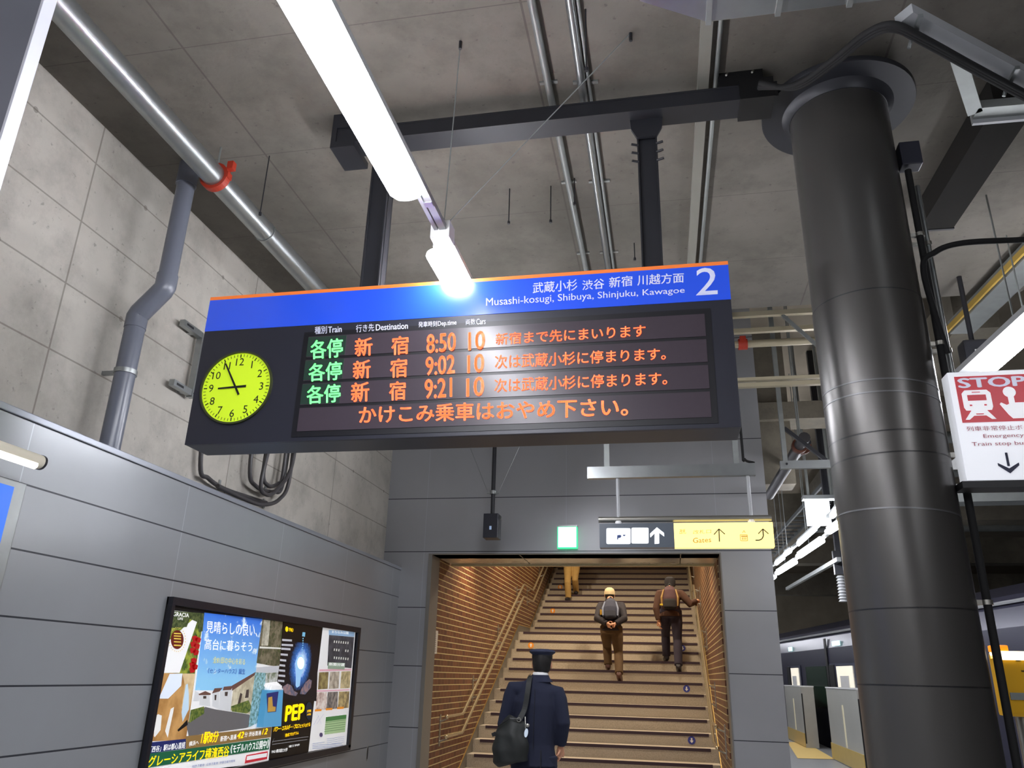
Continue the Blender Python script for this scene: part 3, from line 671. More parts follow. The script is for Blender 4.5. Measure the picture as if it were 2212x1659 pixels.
# ================================================================== PIPES AND CONDUITS
pz = 4.47
bp = thing('drain_pipe', 'thick galvanised pipe hung under the ceiling along the left wall', 'pipe', (-2.70, 4, pz))
ob('pipe', MB().tube([(-2.70, -3, pz), (-2.70, 8.9, pz)], .073, 28), 'galv', bp, True)
cl = onZ(448, 385, pz)
rg = ob('clamp', MB().ring((-2.70, cl.y, pz), .072, .094, (0, 1, 0), .045).box(-2.62, cl.y-.02, pz+.045, -2.58, cl.y+.02, pz+.10).box(-2.62, cl.y-.024, pz-.02, -2.60, cl.y+.024, pz+.02), 'red', bp, label='red clamp ring')
ob('hanger_strap', MB().tube([(-2.70, cl.y, pz+.09), (-2.70, cl.y, ZC)], .006, 8), 'galv_dull', bp)
y2 = onZ(575, 500, pz).y
ob('wire_loop', MB().ring((-2.70, y2, pz), .074, .079, (0, 1, 0), .008), 'galv_dull', bp)
dp = thing('downpipe', 'dark grey plastic downpipe with a double bend on the concrete wall', 'pipe', (-3.15, 3.84, ZP))
X1, X2, YD = -3.01, -3.165, 3.86
z1 = onY(345, 640, YD).z; z2 = onY(288, 700, YD).z
z1, z2 = 3.80, 3.58
ob('pipe', MB().tube([(X1, YD, z1), (X1, YD, 4.70)], .057, 24), 'pvc', dp, True)
ob('pipe', MB().tube([(X2, YD, 2.735), (X2, YD, z2)], .060, 24), 'pvc', dp, True)
ob('elbow', MB().tube([(X1, YD, z1+.07), (X1, YD, z1-.01), (X1-.012, YD, z1-.035), (X2+.012, YD, z2+.035), (X2, YD, z2+.01), (X2, YD, z2-.07)], .064, 24), 'pvc', dp, True)
ob('socket', MB().tube([(X1, YD, 4.54), (X1, YD, 4.70)], .066, 24), 'pvc', dp, True)
zc_ = 3.22
ob('pipe_clip', MB().ring((X2, YD, zc_), .060, .067, (0, 0, 1), .028).box(XC, YD-.012, zc_-.012, X2-.06, YD+.012, zc_+.012), 'galv', dp, True)
# flat brackets on the wall left of the board
wb = thing('wall_bracket', 'galvanised strut bracket bolted to the concrete wall left of the board', 'bracket', onX(412, 780, XC))
XA = XC+.05
for (p, q_) in (((393, 700), (434, 722)), ((371, 825), (414, 852))):
    p = onX(*p, XA); q_ = onX(*q_, XA); z = (p.z+q_.z)/2; q_.z = z; p.z = z
    ob('arm', MB().bar(p, q_, .04, .045).box(XC, q_.y-.10, z-.02, XA, q_.y-.06, z+.02), 'galv', wb)
    ob('end_hole', MB().box(XA+.018, p.y+.03, z-.008, XA+.022, p.y+.11, z+.008), 'black_steel', wb)
zA = onX(434, 722, XA).z; yA = q_.y
ob('upright', MB().box(XA-.02, yA-.03, z-.03, XA+.025, yA+.015, onX(393, 700, XA).z+.03), 'galv', wb)
ob('bolt_head', MB().tube([(XA+.024, yA-.008, z), (XA+.036, yA-.008, z)], .010, 6), 'black_steel', wb)
# looping cables below the board's left end
gx = XC+.05
lp = [((428, 960), (433, 1005), (450, 1033), (482, 1055), (530, 1072), (575, 1086)),
      ((545, 960), (540, 1010), (553, 1050), (590, 1062), (612, 1040), (624, 960)),
      ((585, 960), (570, 1010), (578, 1048), (600, 1045), (612, 1020), (617, 960)),
      ((632, 960), (626, 1030), (604, 1078), (566, 1090), (520, 1074), (470, 1050)),
      ((600, 960), (566, 1030), (575, 1068), (600, 1056), (632, 1000), (636, 960))]
nmz = ('leftmost grey cable curving down from behind the board and along the wall cap', 'looped grey cable under the board, outer left of the bundle', 'looped grey cable in the middle of the bundle under the board',
       'lowest grey cable sweeping left along the wall cap', 'looped grey cable crossing the others under the board')
for i, (pts, lb) in enumerate(zip(lp, nmz)):
    xx = gx+.024*i
    pp = [onX(a_, b_, xx) for a_, b_ in pts]; pp[0].z += .45; pp[-1].z += (.45 if i in (1, 2, 4) else 0)
    t = thing('cable', lb, 'cable', pp[2], 'grey flexible cables on the wall under the board')
    ob('conduit', MB().tube(bez(pp), .0165, 12), 'cable', t, True)
for px, py, lb in ((472, 1048, 'small cable clip at the left end of the cable bundle'), (568, 1088, 'lowest small cable clip under the bundle'), (572, 1052, 'upper small cable clip holding the looped cables')):
    p = onX(px, py, XC); t = thing('cable_clip', lb, 'clip', p, 'clips of the cable bundle')
    ob('saddle', MB().box(XC, p.y-.012, p.z-.04, XC+.012, p.y+.012, p.z+.04, .002), 'galv', t)
    ob('screw', MB().tube([(XC+.01, p.y, p.z-.028), (XC+.022, p.y, p.z-.028)], .007, 8), 'galv', t)
# ceiling conduits
for (pa, pb, r_, mt, lb, dz) in (((1135, -60), (1268, 600), .021, 'galv_dull', 'grey conduit on the ceiling, left of the pair above the board', .03),
                             ((1222, -60), (1313, 600), .024, 'galv', 'shiny galvanised conduit on the ceiling, right of the pair above the board', .03),
                             ((1240, -60), (1326, 600), .010, 'galv_dull', 'thin conduit hugging the shiny galvanised one', .02)):
    p = onZ(*pa, ZC-dz); q_ = onZ(*pb, ZC-dz); q_.y = YC-.05
    q_.x = p.x+(q_.x-p.x)*.6
    t = thing('ceiling_conduit', lb, 'conduit', p); ob('pipe', MB().tube([p, q_], r_, 14), mt, t, True)
    mb = MB()
    for f_ in (.2, .45, .7): c = p.lerp(q_, f_); ob('saddle', MB().box(c.x-.05, c.y-.01, ZC-.012, c.x+.05, c.y+.01, ZC), 'galv_dull', t)
p = onZ(1527, 55, ZC-.02); q_ = onZ(1490, 600, ZC-.02)
t = thing('ceiling_conduit', 'flat pale wiring channel on the ceiling ending at the duct', 'conduit', p)
ob('channel', MB().bar((p.x, p.y-.2, ZC-.02), (q_.x, YC-.05, ZC-.02), .06, .04), pm('grey_wiring_channel', (132, 130, 122), .6), t)
t = thing('ceiling_conduit', 'narrow dark conduit beside the flat pale channel', 'conduit', (p.x+.07, p.y, ZC-.02))
ob('pipe', MB().tube([(p.x+.07, p.y-.2, ZC-.02), (q_.x+.07, YC-.05, ZC-.02)], .013, 10), 'galv_dull', t, True)
# wide duct crossing at the top right
a = onZ(1530, 48, 4.35); b = onZ(1945, 8, 4.35)
du = thing('air_duct', 'wide galvanised air duct crossing the ceiling at the top right', 'duct', (1, a.y-.5, 4.35))
dl = onZ(1432, 2, 4.35)
ob('duct_body', MB().box(a.x, a.y-1.1, 4.35, 2.9, a.y, 4.66, .006), 'galv', du)
ob('duct_taper', MB().poly([(a.x, a.y, 4.35), (a.x-.30, a.y-.17, 4.35), (a.x-.30, a.y-1.1, 4.35), (a.x, a.y-1.1, 4.35)], .31, (0, 0, 1)), 'galv', du)
for i in range(5): x = a.x+.0+i*.30; ob('seam', MB().box(x-.012, a.y-1.105, 4.338, x+.012, a.y+.006, 4.35), 'galv_dull', du)
# pale strut with black cables beneath it
p = onZ(1952, 32, 4.25); q_ = onZ(2330, 232, 4.25)
t = thing('cable_strut', 'pale steel strut slanting across the top right corner above black cables', 'strut', p)
ob('channel', MB().bar(p, q_, .085, .05), 'strut', t)
for f_ in (.06, .58): c = p.lerp(q_, f_); ob('clamp', MB().bar(c+Vector((0, .06, -.03)), c+Vector((0, -.06, -.03)), .02, .02).tube([c+Vector((0, .05, -.02)), c+Vector((-.02, .07, -.08))], .008, 8), 'galv', t)
for i in range(3):
    zz = 4.20-.0*i; o_ = .02*i
    pts = [onY(1640, 196, 3.50)+Vector((0, -o_, .02)), onZ(1720, 182+i*4, 4.40), onZ(1800, 128+i*6, 4.33), onZ(1870, 72+i*6, 4.28), onZ(1930, 52+i*6, 4.22), onZ(2000, 84+i*6, 4.19), onZ(2120, 150+i*6, 4.19), onZ(2330, 262+i*6, 4.19)]
    t = thing('power_cable', ('black cable arching from the beam box up to the pale strut, uppermost of three', 'black cable arching from the beam box to the strut, middle of three', 'black cable arching from the beam box to the strut, lowest of three')[i], 'cable', pts[2], 'black cables over the column head')
    ob('cable', MB().tube(bez(pts), .014, 10), 'rubber', t, True)
pts = [Vector((1.36, 3.745, 3.05)), onY(1995, 585, 3.72), onY(2020, 545, 3.72), onY(2080, 525, 3.74), onY(2212, 518, 3.8), onY(2330, 512, 3.8)]
t = thing('power_cable', 'black cable curving from the column conduit off to the right', 'cable', pts[3]); ob('cable', MB().tube(bez(pts), .015, 10), 'rubber', t, True)
# dark steel ceiling beam and channel frame right of the column
p = onZ(2190, 195, 4.60); q_ = onZ(2018, 470, 4.60)
t = thing('ceiling_girder', 'dark brown steel girder slanting under the ceiling right of the column', 'beam', p)
ob('web', MB().bar(p, q_, .22, .18), pm('dark_brown_girder', (18, 15, 11), .95, .0, .15, 5), t)
ob('end_flange', MB().bar(q_, q_+(q_-p).normalized()*.02, .23, .19), 'black_steel', t)
t = thing('channel_frame', 'dark grey channel frame beside the slanting girder in the top right', 'frame', onZ(2100, 220, 4.4))
a, b, c = onZ(2062, 100, 4.45), onZ(2105, 238, 4.45), onZ(2330, 218, 4.45)
ob('side_channel', MB().bar(a, b, .07, .05), 'galv_dull', t); ob('cross_channel', MB().bar(b, c, .09, .05), 'galv_dull', t); ob('lip', MB().bar(b+Vector((0, .055, -.02)), c+Vector((0, .055, -.02)), .02, .06), 'strut', t)
# gutter / cable tray on the slab edge
a, b = onZ(2075, 708, 4.6), onZ(2330, 452, 4.6)
t = thing('slab_edge_tray', 'grey tray with a yellow edge running along the slab edge at the right', 'cable tray', a)
ob('tray', MB().bar(a, b, .20, .12), 'galv_dull', t); ob('edge_strip', MB().bar(a+Vector((-.12, 0, -.02)), b+Vector((-.12, 0, -.02)), .02, .05), pm('yellow_edge_strip', (214, 180, 90), .4, .5), t)  # yellow strip along the tray's inner edge
# crossing rails between board and column
def hbar(nm, lb, cat, pa, pb, y, h, d, mt, extra=0, **kw):
    p = onY(*pa, y); q_ = onY(*pb, y); q_.x += extra; z = (p.z+q_.z)/2
    t = thing(nm, lb, cat, (p.x, y, z)); ob('hanger_rod', MB().tube([(p.x-.9, y, z), (p.x-.9, y, 6.2)], .008, 6), 'galv_dull', t); ob('bar', MB().bar((p.x-1.2, y, z), (q_.x, y, z), d, h), mt, t, **kw); return t
W_ = pm('warm_grey_rail', (186, 176, 150), .4, .4, .06)
hbar('strut_rail', 'highest of the thin horizontal rails between board and column', 'rail', (1583, 684), (1758, 670), 7.2, .05, .05, W_, .6)
hbar('strut_rail', 'second thin horizontal rail between board and column, just above the grey pipe', 'rail', (1586, 717), (1765, 707), 7.4, .045, .05, W_, .6)
hbar('strut_rail', 'triple-lined horizontal rail between board and column', 'rail', (1594, 822), (1780, 813), 7.0, .03, .05, W_, .6)
hbar('strut_rail', 'lower half of the triple-lined horizontal rail between board and column', 'rail', (1594, 834), (1780, 826), 7.0, .04, .05, W_, .6)
p = onY(1600, 744, 7.7); q_ = onY(1760, 734, 7.7)
t = thing('sprinkler_pipe', 'pale horizontal pipe with a red clamp between board and column', 'pipe', p)
ob('hanger_rod', MB().tube([(p.x-.8, 7.7, p.z), (p.x-.8, 7.7, 6.2)], .008, 6), 'galv_dull', t)
ob('pipe', MB().tube([(p.x-1, 7.7, p.z), (q_.x+.9, 7.7, p.z)], .038, 16), W_, t, True)
c = onY(1604, 740, 7.7); ob('clamp', MB().ring((c.x, 7.7, p.z), .038, .058, (1, 0, 0), .09).box(c.x-.03, 7.64, p.z, c.x+.03, 7.70, p.z+.07), 'red', t, label='red clamp')
y_ = 7.9
a, b = onY(1672, 742, y_), onY(1697, 1005, y_); a.x = b.x = (a.x+b.x)/2
t = thing('strut_hanger', 'galvanised L-shaped strut hanger dropping beside the column', 'bracket', b)
ob('upright', MB().box(a.x-.022, y_, b.z-.02, a.x+.022, y_+.04, 6.2), 'galv_dull', t)
c = onY(1815, 998, y_); ob('arm', MB().box(b.x-.06, y_-.045, b.z-.045, c.x+.3, y_-.001, b.z+.035), 'galv', t)
ob('bolt', MB().tube([(b.x, y_-.06, b.z), (b.x, y_-.045, b.z)], .012, 6), 'black_steel', t)
p, q_ = onY(1690, 681, 7.2), onY(1775, 755, 7.2)
t = thing('diagonal_brace', 'thin pale diagonal brace behind the crossing rails', 'brace', p); ob('bar', MB().bar(p, q_, .03, .03), 'galv_dull', t)
p, q_ = onY(1694, 925, 7.93), onY(1785, 995, 7.93)
t = thing('diagonal_brace', 'black diagonal bar above the L-shaped hanger arm', 'brace', p); ob('bar', MB().bar(p, q_, .035, .035), 'black_steel', t)
# concrete beams beyond the slab
for i, (y, z0, z1, d) in enumerate(((10.4, onY(1690, 905, 10.4).z, onY(1690, 868, 10.4).z, .5), (17, 4.7, 5.3, .6), (24, 4.8, 5.5, .6), (33, 4.8, 5.6, .6))):
    struct('trim_%d' % (10+i), MB().box(.95, y, z0, 15.9, y+d, z1), 'concrete_beam')
struct('trim_20', MB().box(1.25, 10.5, 3.0 if 0 else 4.0, 1.72, 10.9, 6.2), 'concrete_beam')
struct('trim_21', MB().box(2.9, 7.65, 4.85, 3.3, 58, 5.3), 'concrete_beam')
# far ducts and pipes seen between wall and column
for (pa, pb, y0, y1, r_, mt, lb) in (((1738, 945), (1662, 1070), 8.2, 10.5, .06, 'cable', 'grey pipe running away between the hanger and the portal wall'),
                                     ((1745, 955), (1668, 1055), 8.5, 13.0, .035, 'black_steel', 'dark pipe running away beside the grey one'),):
    p = onY(*pa, y0); q_ = onY(*pb, y1)
    t = thing('far_pipe', lb, 'pipe', p); ob('pipe', MB().tube([p, q_], r_, 12), mt, t, True)
    hp_ = p.lerp(q_, .12); ob('hanger_rod', MB().tube([hp_, (hp_.x, hp_.y, 6.2)], .008, 6), 'galv_dull', t)
    ob('clamp', MB().ring(p.lerp(q_, .12), r_, r_+.02, (q_-p), .06), pm('rust_clamp', (104, 60, 44), .6), t)
p = onY(1735, 965, 8.8)
t = thing('far_speaker', 'round pale fitting with a reddish rim above the L-shaped hanger', 'fitting', p)
ob('rim', MB().ring(p, .05, .085, (0, 1, 0), .06), pm('rust_rim', (110, 60, 40), .6), t, True); ob('dome', MB().ball(p, (.05, .03, .05)), 'strut', t, True)
# ladder tray above the far lamps
p, q_ = onY(1845, 1030, 11.8), onY(1672, 1200, 20)
t = thing('cable_ladder', 'pale cable ladder running away above the far lamps', 'cable tray', p)
ob('side_rail', MB().bar(p, q_, .03, .06), pm('dim_ladder_steel', (96, 100, 100), .6, .3), t); sd = Vector((-.35, 0, 0)); ob('side_rail', MB().bar(p+sd, q_+sd, .03, .06), pm('dim_ladder_steel', (96, 100, 100), .6, .3), t)
for i in range(1, 19): c = p.lerp(q_, i/19); ob('rung', MB().bar(c, c+sd, .02, .03), pm('dim_ladder_steel', (96, 100, 100), .6, .3), t)
# catenary bar and insulators at the far track
p, q_ = onY(1700, 1272, 22), onY(1812, 1208, 14)
t = thing('overhead_conductor', 'thin pale overhead conductor bar above the train', 'conductor', p); ob('bar', MB().bar(p, q_, .07, .07), 'galv', t)
p = onY(1813, 1222, 14.5)
t = thing('insulator', 'pale stacked insulator hanging left of the column above the train', 'insulator', p)
ob('bracket', MB().box(p.x-.09, 14.45, p.z-.15, p.x+.09, 14.55, p.z+.25).box(p.x-.04, 14.45, p.z+.25, p.x+.04, 14.55, 6.2), 'black_steel', t)
secs = []
for i in range(9): z = p.z-.60+i*.05; secs += [(p.x, 14.5, z, .08, .08), (p.x, 14.5, z+.03, .05, .05)]
ob('sheds', MB().loft(secs, 16), 'strut', t, True)
# horizontal dark service pipes over the track at the right
for i, (z, y) in enumerate(((5.3, 9), (5.0, 12), (5.2, 15), (4.9, 19), (5.1, 26))):
    t = thing('track_crossing_pipe', 'dim pipe crossing high over the track, number %s from the near side' % ('one two three four five'.split()[i]), 'pipe', (3.4, y, z))
    ob('pipe', MB().tube([(3.4, y, z), (15.8, y, z)], .09, 12), 'galv_dull', t, True)
t = thing('track_side_lamp', 'small black floodlight with a bright lens above the right strip lamps', 'light', onY(2108, 770, 6.2))
p = onY(2108, 768, 6.2); ob('body', MB().box(p.x-.09, 6.15, p.z-.10, p.x+.09, 6.3, p.z+.12, .02), 'black_steel', t); ob('lens', MB().box(p.x-.02, 6.14, p.z-.05, p.x+.02, 6.15, p.z+.03), 'white', t)
ob('stem', MB().tube([(p.x, 6.22, p.z+.1), (p.x, 6.22, ZC)], .02, 8), 'black_steel', t)
# beam with bright spots behind the sign base
p, q_ = onY(2085, 1070, 7.5), onY(2330, 1064, 7.5)
t = thing('bracket_beam', 'grey mottled beam passing behind the foot of the STOP sign', 'beam', p); ob('beam', MB().bar(p-Vector((.3, 0, 0)), q_, .2, .16), 'galv_dull', t)

# ================================================================== LEFT WALL FIXTURES
# station name sign with its own lamp
q = lambda x, y: onX(x, y, XP+.10)
t = thing('station_name_sign', 'blue station sign in a grey frame at the left edge of the picture', 'sign', (XP, 2.5, 2.0))
fy = q(30, 1100).y; zt = q(20, 1035).z
ob('frame', MB().box(XP+.001, fy-1.6, 1.75, XP+.10, fy+.04, zt, .004), 'galv', t)
ob('blue_panel', MB().box(XP+.10, fy-1.5, 1.99, XP+.106, fy-.035, zt-.03), pm('blue_sign_face', (40, 110, 225), .3, 0, .03, 4, 0, .35), t)
q = lambda x, y: onX(x, y, XP+.16)
e = q(88, 1005)
t = thing('sign_lamp', 'tubular white lamp over the blue station sign at the left edge', 'light', (XP+.16, 2.6, e.z))
ob('cover', MB().tube([(XP+.16, e.y-1.5, e.z+.012), (XP+.16, e.y-.01, e.z+.012)], .034, 20), pm('lamp_cover_cream', (214, 208, 190), .4), t, True)
ob('tube_light', MB().tube([(XP+.175, e.y-1.45, e.z-.014), (XP+.175, e.y-.05, e.z-.014)], .018, 14), pm('lit_sign_tube', (255, 255, 255), .4, 0, 0, 3, 0, 3.5, (255, 246, 230)), t, True)
ob('end_cap', MB().tube([(XP+.16, e.y-.012, e.z+.012), (XP+.16, e.y, e.z+.012)], .036, 20), 'black_steel', t, True)
ob('arm', MB().bar((XP, e.y-.3, e.z), (XP+.13, e.y-.3, e.z), .03, .03), 'black_steel', t)
# near hanging sign, seen from its end
t = thing('near_sign_panel', 'dark grey hanging panel with a pale edge cutting the top left corner', 'sign', (-2.6, 1.8, 3.0))
ob('panel', MB().box(-3.25, 1.745, 2.55, -2.08, 1.775, 4.18), pm('grey_sign_back', (104, 106, 116), .45, .2, .05, 4), t)
ob('edge_strip', MB().box(-2.08, 1.735, 2.55, -2.068, 1.785, 4.18, .002), pm('pale_edge_trim', (196, 198, 208), .35, .3, .03), t, label='pale edge trim')
ob('hanger', MB().tube([(-2.35, 1.76, 4.18), (-2.35, 1.76, ZC)], .02, 10), 'galv', t, True); ob('hanger', MB().tube([(-3.05, 1.76, 4.18), (-3.05, 1.76, ZC)], .02, 10), 'galv', t, True)
# recessed pull in the panel
p = onX(793, 1627, XP); t = thing('panel_lock', 'small upright oval recessed pull in the grey panel right of the posters', 'handle', p)
mb = MB().loft([(0, 0, 0, .035, .012), (0, 0, .004, .035, .012)], 24)
mbm = Matrix.Translation((XP, p.y, p.z)) @ Matrix.Rotation(math.pi/2, 4, 'Y') @ Matrix.Rotation(0, 4, 'Z') @ Matrix.Diagonal((2.1, 1.6, 1, 1)); mb.b.transform(mbm)
ob('rim', mb, 'steel_satin', t)
mb = MB().loft([(0, 0, 0.003, .028, .008), (0, 0, .006, .028, .008)], 24); mb.b.transform(mbm); ob('slot', mb, 'black', t)

# ------------------------------------------------------------------ poster case with three posters
XQ = XP+.020
def zx(x, y): return 310+x/4.496, 1290+y/4.496
def LP(d): return lambda x, y: onX(*zx(x, y), XQ+d)
FY0, FY1, FZ0, FZ1 = 4.565, 7.795, .87, 1.972
pc = thing('poster_case', 'black-framed poster case on the grey wall holding three posters', 'frame', (XP, (FY0+FY1)/2, FZ0))
ob('back_board', MB().box(XP+.001, FY0, FZ0, XP+.012, FY1, FZ1), 'black', pc)
for nm, y0, z0, y1, z1 in (('top_rail', FY0, FZ1-.05, FY1, FZ1), ('bottom_rail', FY0, FZ0-.02, FY1, FZ0+.03), ('side_rail', FY0, FZ0, FY0+.035, FZ1-.05), ('side_rail', FY1-.06, FZ0, FY1, FZ1-.05)):
    ob(nm, MB().box(XP+.002, y0, z0, XP+.045, y1, z1, .002), pm('black_case_frame', (34, 34, 42), .3, .2), pc)
_pk = {}
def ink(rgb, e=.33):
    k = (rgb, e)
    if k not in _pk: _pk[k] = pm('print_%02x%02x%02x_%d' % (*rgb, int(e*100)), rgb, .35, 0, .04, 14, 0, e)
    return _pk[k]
def mottled(name, a, b, sc, lo=.4, hi=.62, c=None, st=None):
    n = NB(name); k = n.mix(n.ramp(n.noise(sc, 5, st), lo, hi), a, b)
    if c: k = n.mix(n.ramp(n.noise(sc*1.7, 4), .58, .66), k, c)
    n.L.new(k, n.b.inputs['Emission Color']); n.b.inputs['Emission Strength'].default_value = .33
    return n.fin(k, .35)
class Poster:
    def __init__(s, lb, grp, zz): s.t = thing('poster', lb, 'poster', LP(0)(*zz), grp); s.d = .0
    def p(s, nm, pts, mt, d): 
        f = LP(d); ob(nm, MB().poly([f(*q) for q in pts], .0006, (-1, 0, 0)), mt, s.t)
    def multi(s, nm, L, mt, d):
        f = LP(d); mb = MB()
        for pts in L: mb.poly([f(*q) for q in pts])
        ob(nm, mb, mt, s.t)
    def tx(s, nm, txt, bl, br, tr, tl, mt, d, bold=.01, sh=0):
        mb = MB(); add_text(mb, txt, bl, br, tr, tl, LP(d), bold, sh); ob(nm, mb, mt, s.t)
WH = ink((240, 240, 240)); YE = ink((250, 225, 20), .5); NV = ink((28, 38, 96)); GR = ink((20, 92, 62)); BRN = ink((138, 108, 62)); SK = ink((20, 20, 24), .0)
# -- poster 1: housing advertisement
P = Poster('large landscape housing poster with blue sky, street of houses and yellow slogan', 'posters in the black case', (600, 900))
P.p('sheet', [(45, 1659), (58, 1560), (278, 128), (1350, 240), (1212, 1605), (390, 1700), (40, 1720)], WH, .001)
P.p('garden_photo', [(262, 130), (590, 160), (500, 745), (190, 735), (200, 640)], mottled('garden_print', (74, 96, 40), (150, 160, 60), 22, c=(40, 60, 30)), .002)
P.p('path_photo', [(480, 215), (525, 225), (350, 735), (188, 735), (200, 620), (250, 420)], WH, .003)
P.multi('red_flowers', [[(x, y), (x+34, y-14), (x+60, y+4), (x+50, y+40), (x+10, y+46)] for x, y in ((470, 385), (500, 400), (455, 440), (490, 460), (450, 500), (480, 520), (460, 600), (445, 640), (470, 660), (445, 690))], ink((176, 22, 28)), .004)
P.p('tree_shade', [(262, 130), (590, 158), (575, 330), (540, 340), (520, 240), (450, 210), (420, 290), (250, 300)], mottled('dark_leaves_print', (40, 56, 28), (90, 100, 60), 40), .0035)
P.tx('logo_lettering', 'GRACIA', (288, 183), (440, 196), (442, 158), (290, 142), WH, .006, .01)
P.tx('logo_lettering', 'LIFE', (333, 218), (382, 222), (384, 200), (335, 196), WH, .006, .01)
c_ = [(328+62*math.cos(a*math.pi/14), 412+92*math.sin(a*math.pi/14)) for a in range(28)]
P.p('badge', c_, ink((96, 26, 20)), .005)
P.multi('badge_lettering', [[(295, y), (365, y+4), (365, y+16), (295, y+12)] for y in (345, 370, 396, 426, 460)], ink((220, 190, 80)), .006)
P.multi('laurel', [[(328+76*math.cos(a), 412+112*math.sin(a)), (328+88*math.cos(a+.06), 412+124*math.sin(a+.06)), (328+76*math.cos(a+.14), 412+112*math.sin(a+.14))] for a in [i*.24+.4 for i in range(26)]], ink((205, 180, 110)), .0055)
P.p('room_photo', [(188, 737), (505, 742), (412, 1385), (75, 1400)], mottled('room_print', (150, 104, 52), (196, 150, 92), 5), .002)
P.p('window_light', [(255, 745), (378, 742), (366, 860), (240, 985), (148, 985)], ink((222, 232, 246)), .003)
P.p('room_wall', [(378, 742), (505, 742), (470, 960), (440, 1100), (370, 1080), (400, 850)], mottled('beige_room_print', (196, 168, 120), (222, 200, 160), 6), .0028)
P.p('tall_window', [(412, 850), (430, 840), (440, 940), (440, 1090), (380, 1210), (370, 1120)], ink((190, 214, 232)), .0035)
P.multi('bright_panels', [[(265, 1085), (296, 1066), (288, 1120), (235, 1365), (210, 1300)], [(108, 1170), (140, 1135), (178, 1150), (165, 1290), (110, 1360), (100, 1350)]], ink((232, 232, 228)), .004)
P.p('dark_floor', [(425, 1190), (430, 1240), (340, 1305), (330, 1290)], SK, .004)
# sky in bands, lighter towards the roofs
sky = [(592, 150), (1155, 212), (1090, 720), (860, 850), (840, 905), (500, 900)]
ns = NB('poster_sky'); kk = ns.ma('ADD', ns.ramp(ns.z, 1.93, 1.45), ns.ma('MULTIPLY', ns.noise(9, 5), .12))
kc = ns.mix(kk, (16, 96, 214), (140, 200, 238)); kc = ns.mix(ns.ramp(ns.noise(11, 6), .60, .70), kc, (214, 232, 246))
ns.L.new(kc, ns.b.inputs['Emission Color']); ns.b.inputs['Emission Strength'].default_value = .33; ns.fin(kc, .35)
P.p('sky', [(592, 150), (1155, 212), (1090, 730), (1000, 905), (500, 905), (510, 830)], ns.m, .0025)
P.p('road', [(600, 1065), (700, 1090), (1030, 1140), (1050, 1250), (1000, 1270), (440, 1350), (415, 1230)], ink((100, 98, 100)), .003)
P.multi('white_houses', [[(545, 940), (640, 930), (650, 1060), (540, 1050)], [(670, 930), (735, 900), (735, 1090), (665, 1060)], [(500, 905), (540, 930), (540, 1010), (480, 1010)], [(740, 910), (860, 880), (850, 1110), (735, 1090)]], ink((206, 208, 210)), .0032)
P.multi('house_roofs', [[(535, 940), (600, 912), (655, 935), (650, 950), (540, 952)], [(665, 935), (690, 885), (770, 880), (740, 915)], [(770, 905), (780, 870), (870, 860), (850, 900)], [(860, 858), (1090, 725), (1085, 755), (860, 910)]], ink((104, 74, 66)), .004)
P.p('near_house', [(870, 900), (1080, 760), (1060, 1140), (845, 1100)], mottled('beige_house_print', (170, 160, 134), (204, 196, 170), 12), .0034)
P.multi('house_picture', [[(1000, 900), (1025, 895), (1020, 975), (985, 980)], [(940, 930), (960, 940), (930, 1080), (905, 1075)], [(580, 960), (610, 958), (610, 985), (580, 985)], [(690, 950), (710, 948), (705, 1000), (690, 1000)], [(790, 920), (820, 918), (815, 960), (790, 960)]], ink((70, 60, 56)), .0042)
P.multi('hedge_picture', [[(460, 1095), (590, 1060), (590, 1130), (440, 1225)], [(850, 1060), (1020, 1000), (1060, 1090), (1000, 1130), (860, 1110)]], mottled('hedge_print', (60, 84, 36), (120, 130, 60), 50), .0044)
P.p('leaf_column', [(1085, 730), (1190, 735), (1150, 1200), (1020, 1265), (1040, 1100)], mottled('blue_leaf_print', (150, 190, 200), (80, 120, 110), 40), .005)
P.p('wall_photo', [(1155, 215), (1352, 240), (1320, 680), (1098, 640)], mottled('mossy_wall_print', (120, 112, 92), (76, 76, 56), 20, c=(58, 74, 34)), .003)
P.p('wall_photo_top', [(1170, 220), (1232, 225), (1210, 470), (1145, 470)], mottled('pale_wall_print', (190, 186, 170), (150, 146, 128), 18), .0035)
P.p('kerb', [(1130, 478), (1335, 490), (1333, 505), (1128, 497)], ink((214, 214, 206)), .004)
P.p('pavement', [(1098, 680), (1320, 665), (1310, 730), (1090, 735)], ink((190, 192, 196)), .0035)
P.p('glimpse', [(1190, 735), (1310, 730), (1295, 830), (1170, 840)], mottled('grey_garden_print', (190, 190, 186), (110, 120, 96), 22), .0035)
P.tx('headline_lettering', '見晴らしの良い、', (605, 345), (1105, 388), (1108, 262), (612, 228), WH, .006, .006)
P.tx('headline_lettering', '高台に暮らそう。', (590, 510), (1085, 532), (1093, 440), (598, 400), WH, .006, .006)
P.tx('subline_lettering', '全81邸の中心を彩る', (672, 640), (985, 658), (990, 600), (680, 575), ink((226, 220, 160)), .006, .006)
P.tx('subline_lettering', '《センターハウス》誕生', (620, 738), (985, 750), (990, 695), (628, 690), ink((40, 100, 180)), .006, .006)
P.p('brown_band', [(415, 1350), (1245, 1260), (1235, 1360), (410, 1475)], BRN, .005)
P.p('navy_band', [(75, 1410), (412, 1375), (410, 1470), (52, 1520)], NV, .0052)
P.p('green_band', [(50, 1520), (1225, 1370), (1218, 1478), (520, 1580), (30, 1659)], GR, .0054)
P.p('red_box', [(1000, 1535), (1208, 1495), (1200, 1572), (984, 1615)], ink((200, 40, 56)), .0056); P.p('red_box_label', [(1006, 1545), (1200, 1512), (1196, 1550), (1000, 1585)], WH, .006)
P.tx('band_lettering', '「西谷」駅は都心直結', (62, 1510), (402, 1466), (408, 1402), (74, 1450), WH, .007, .015)
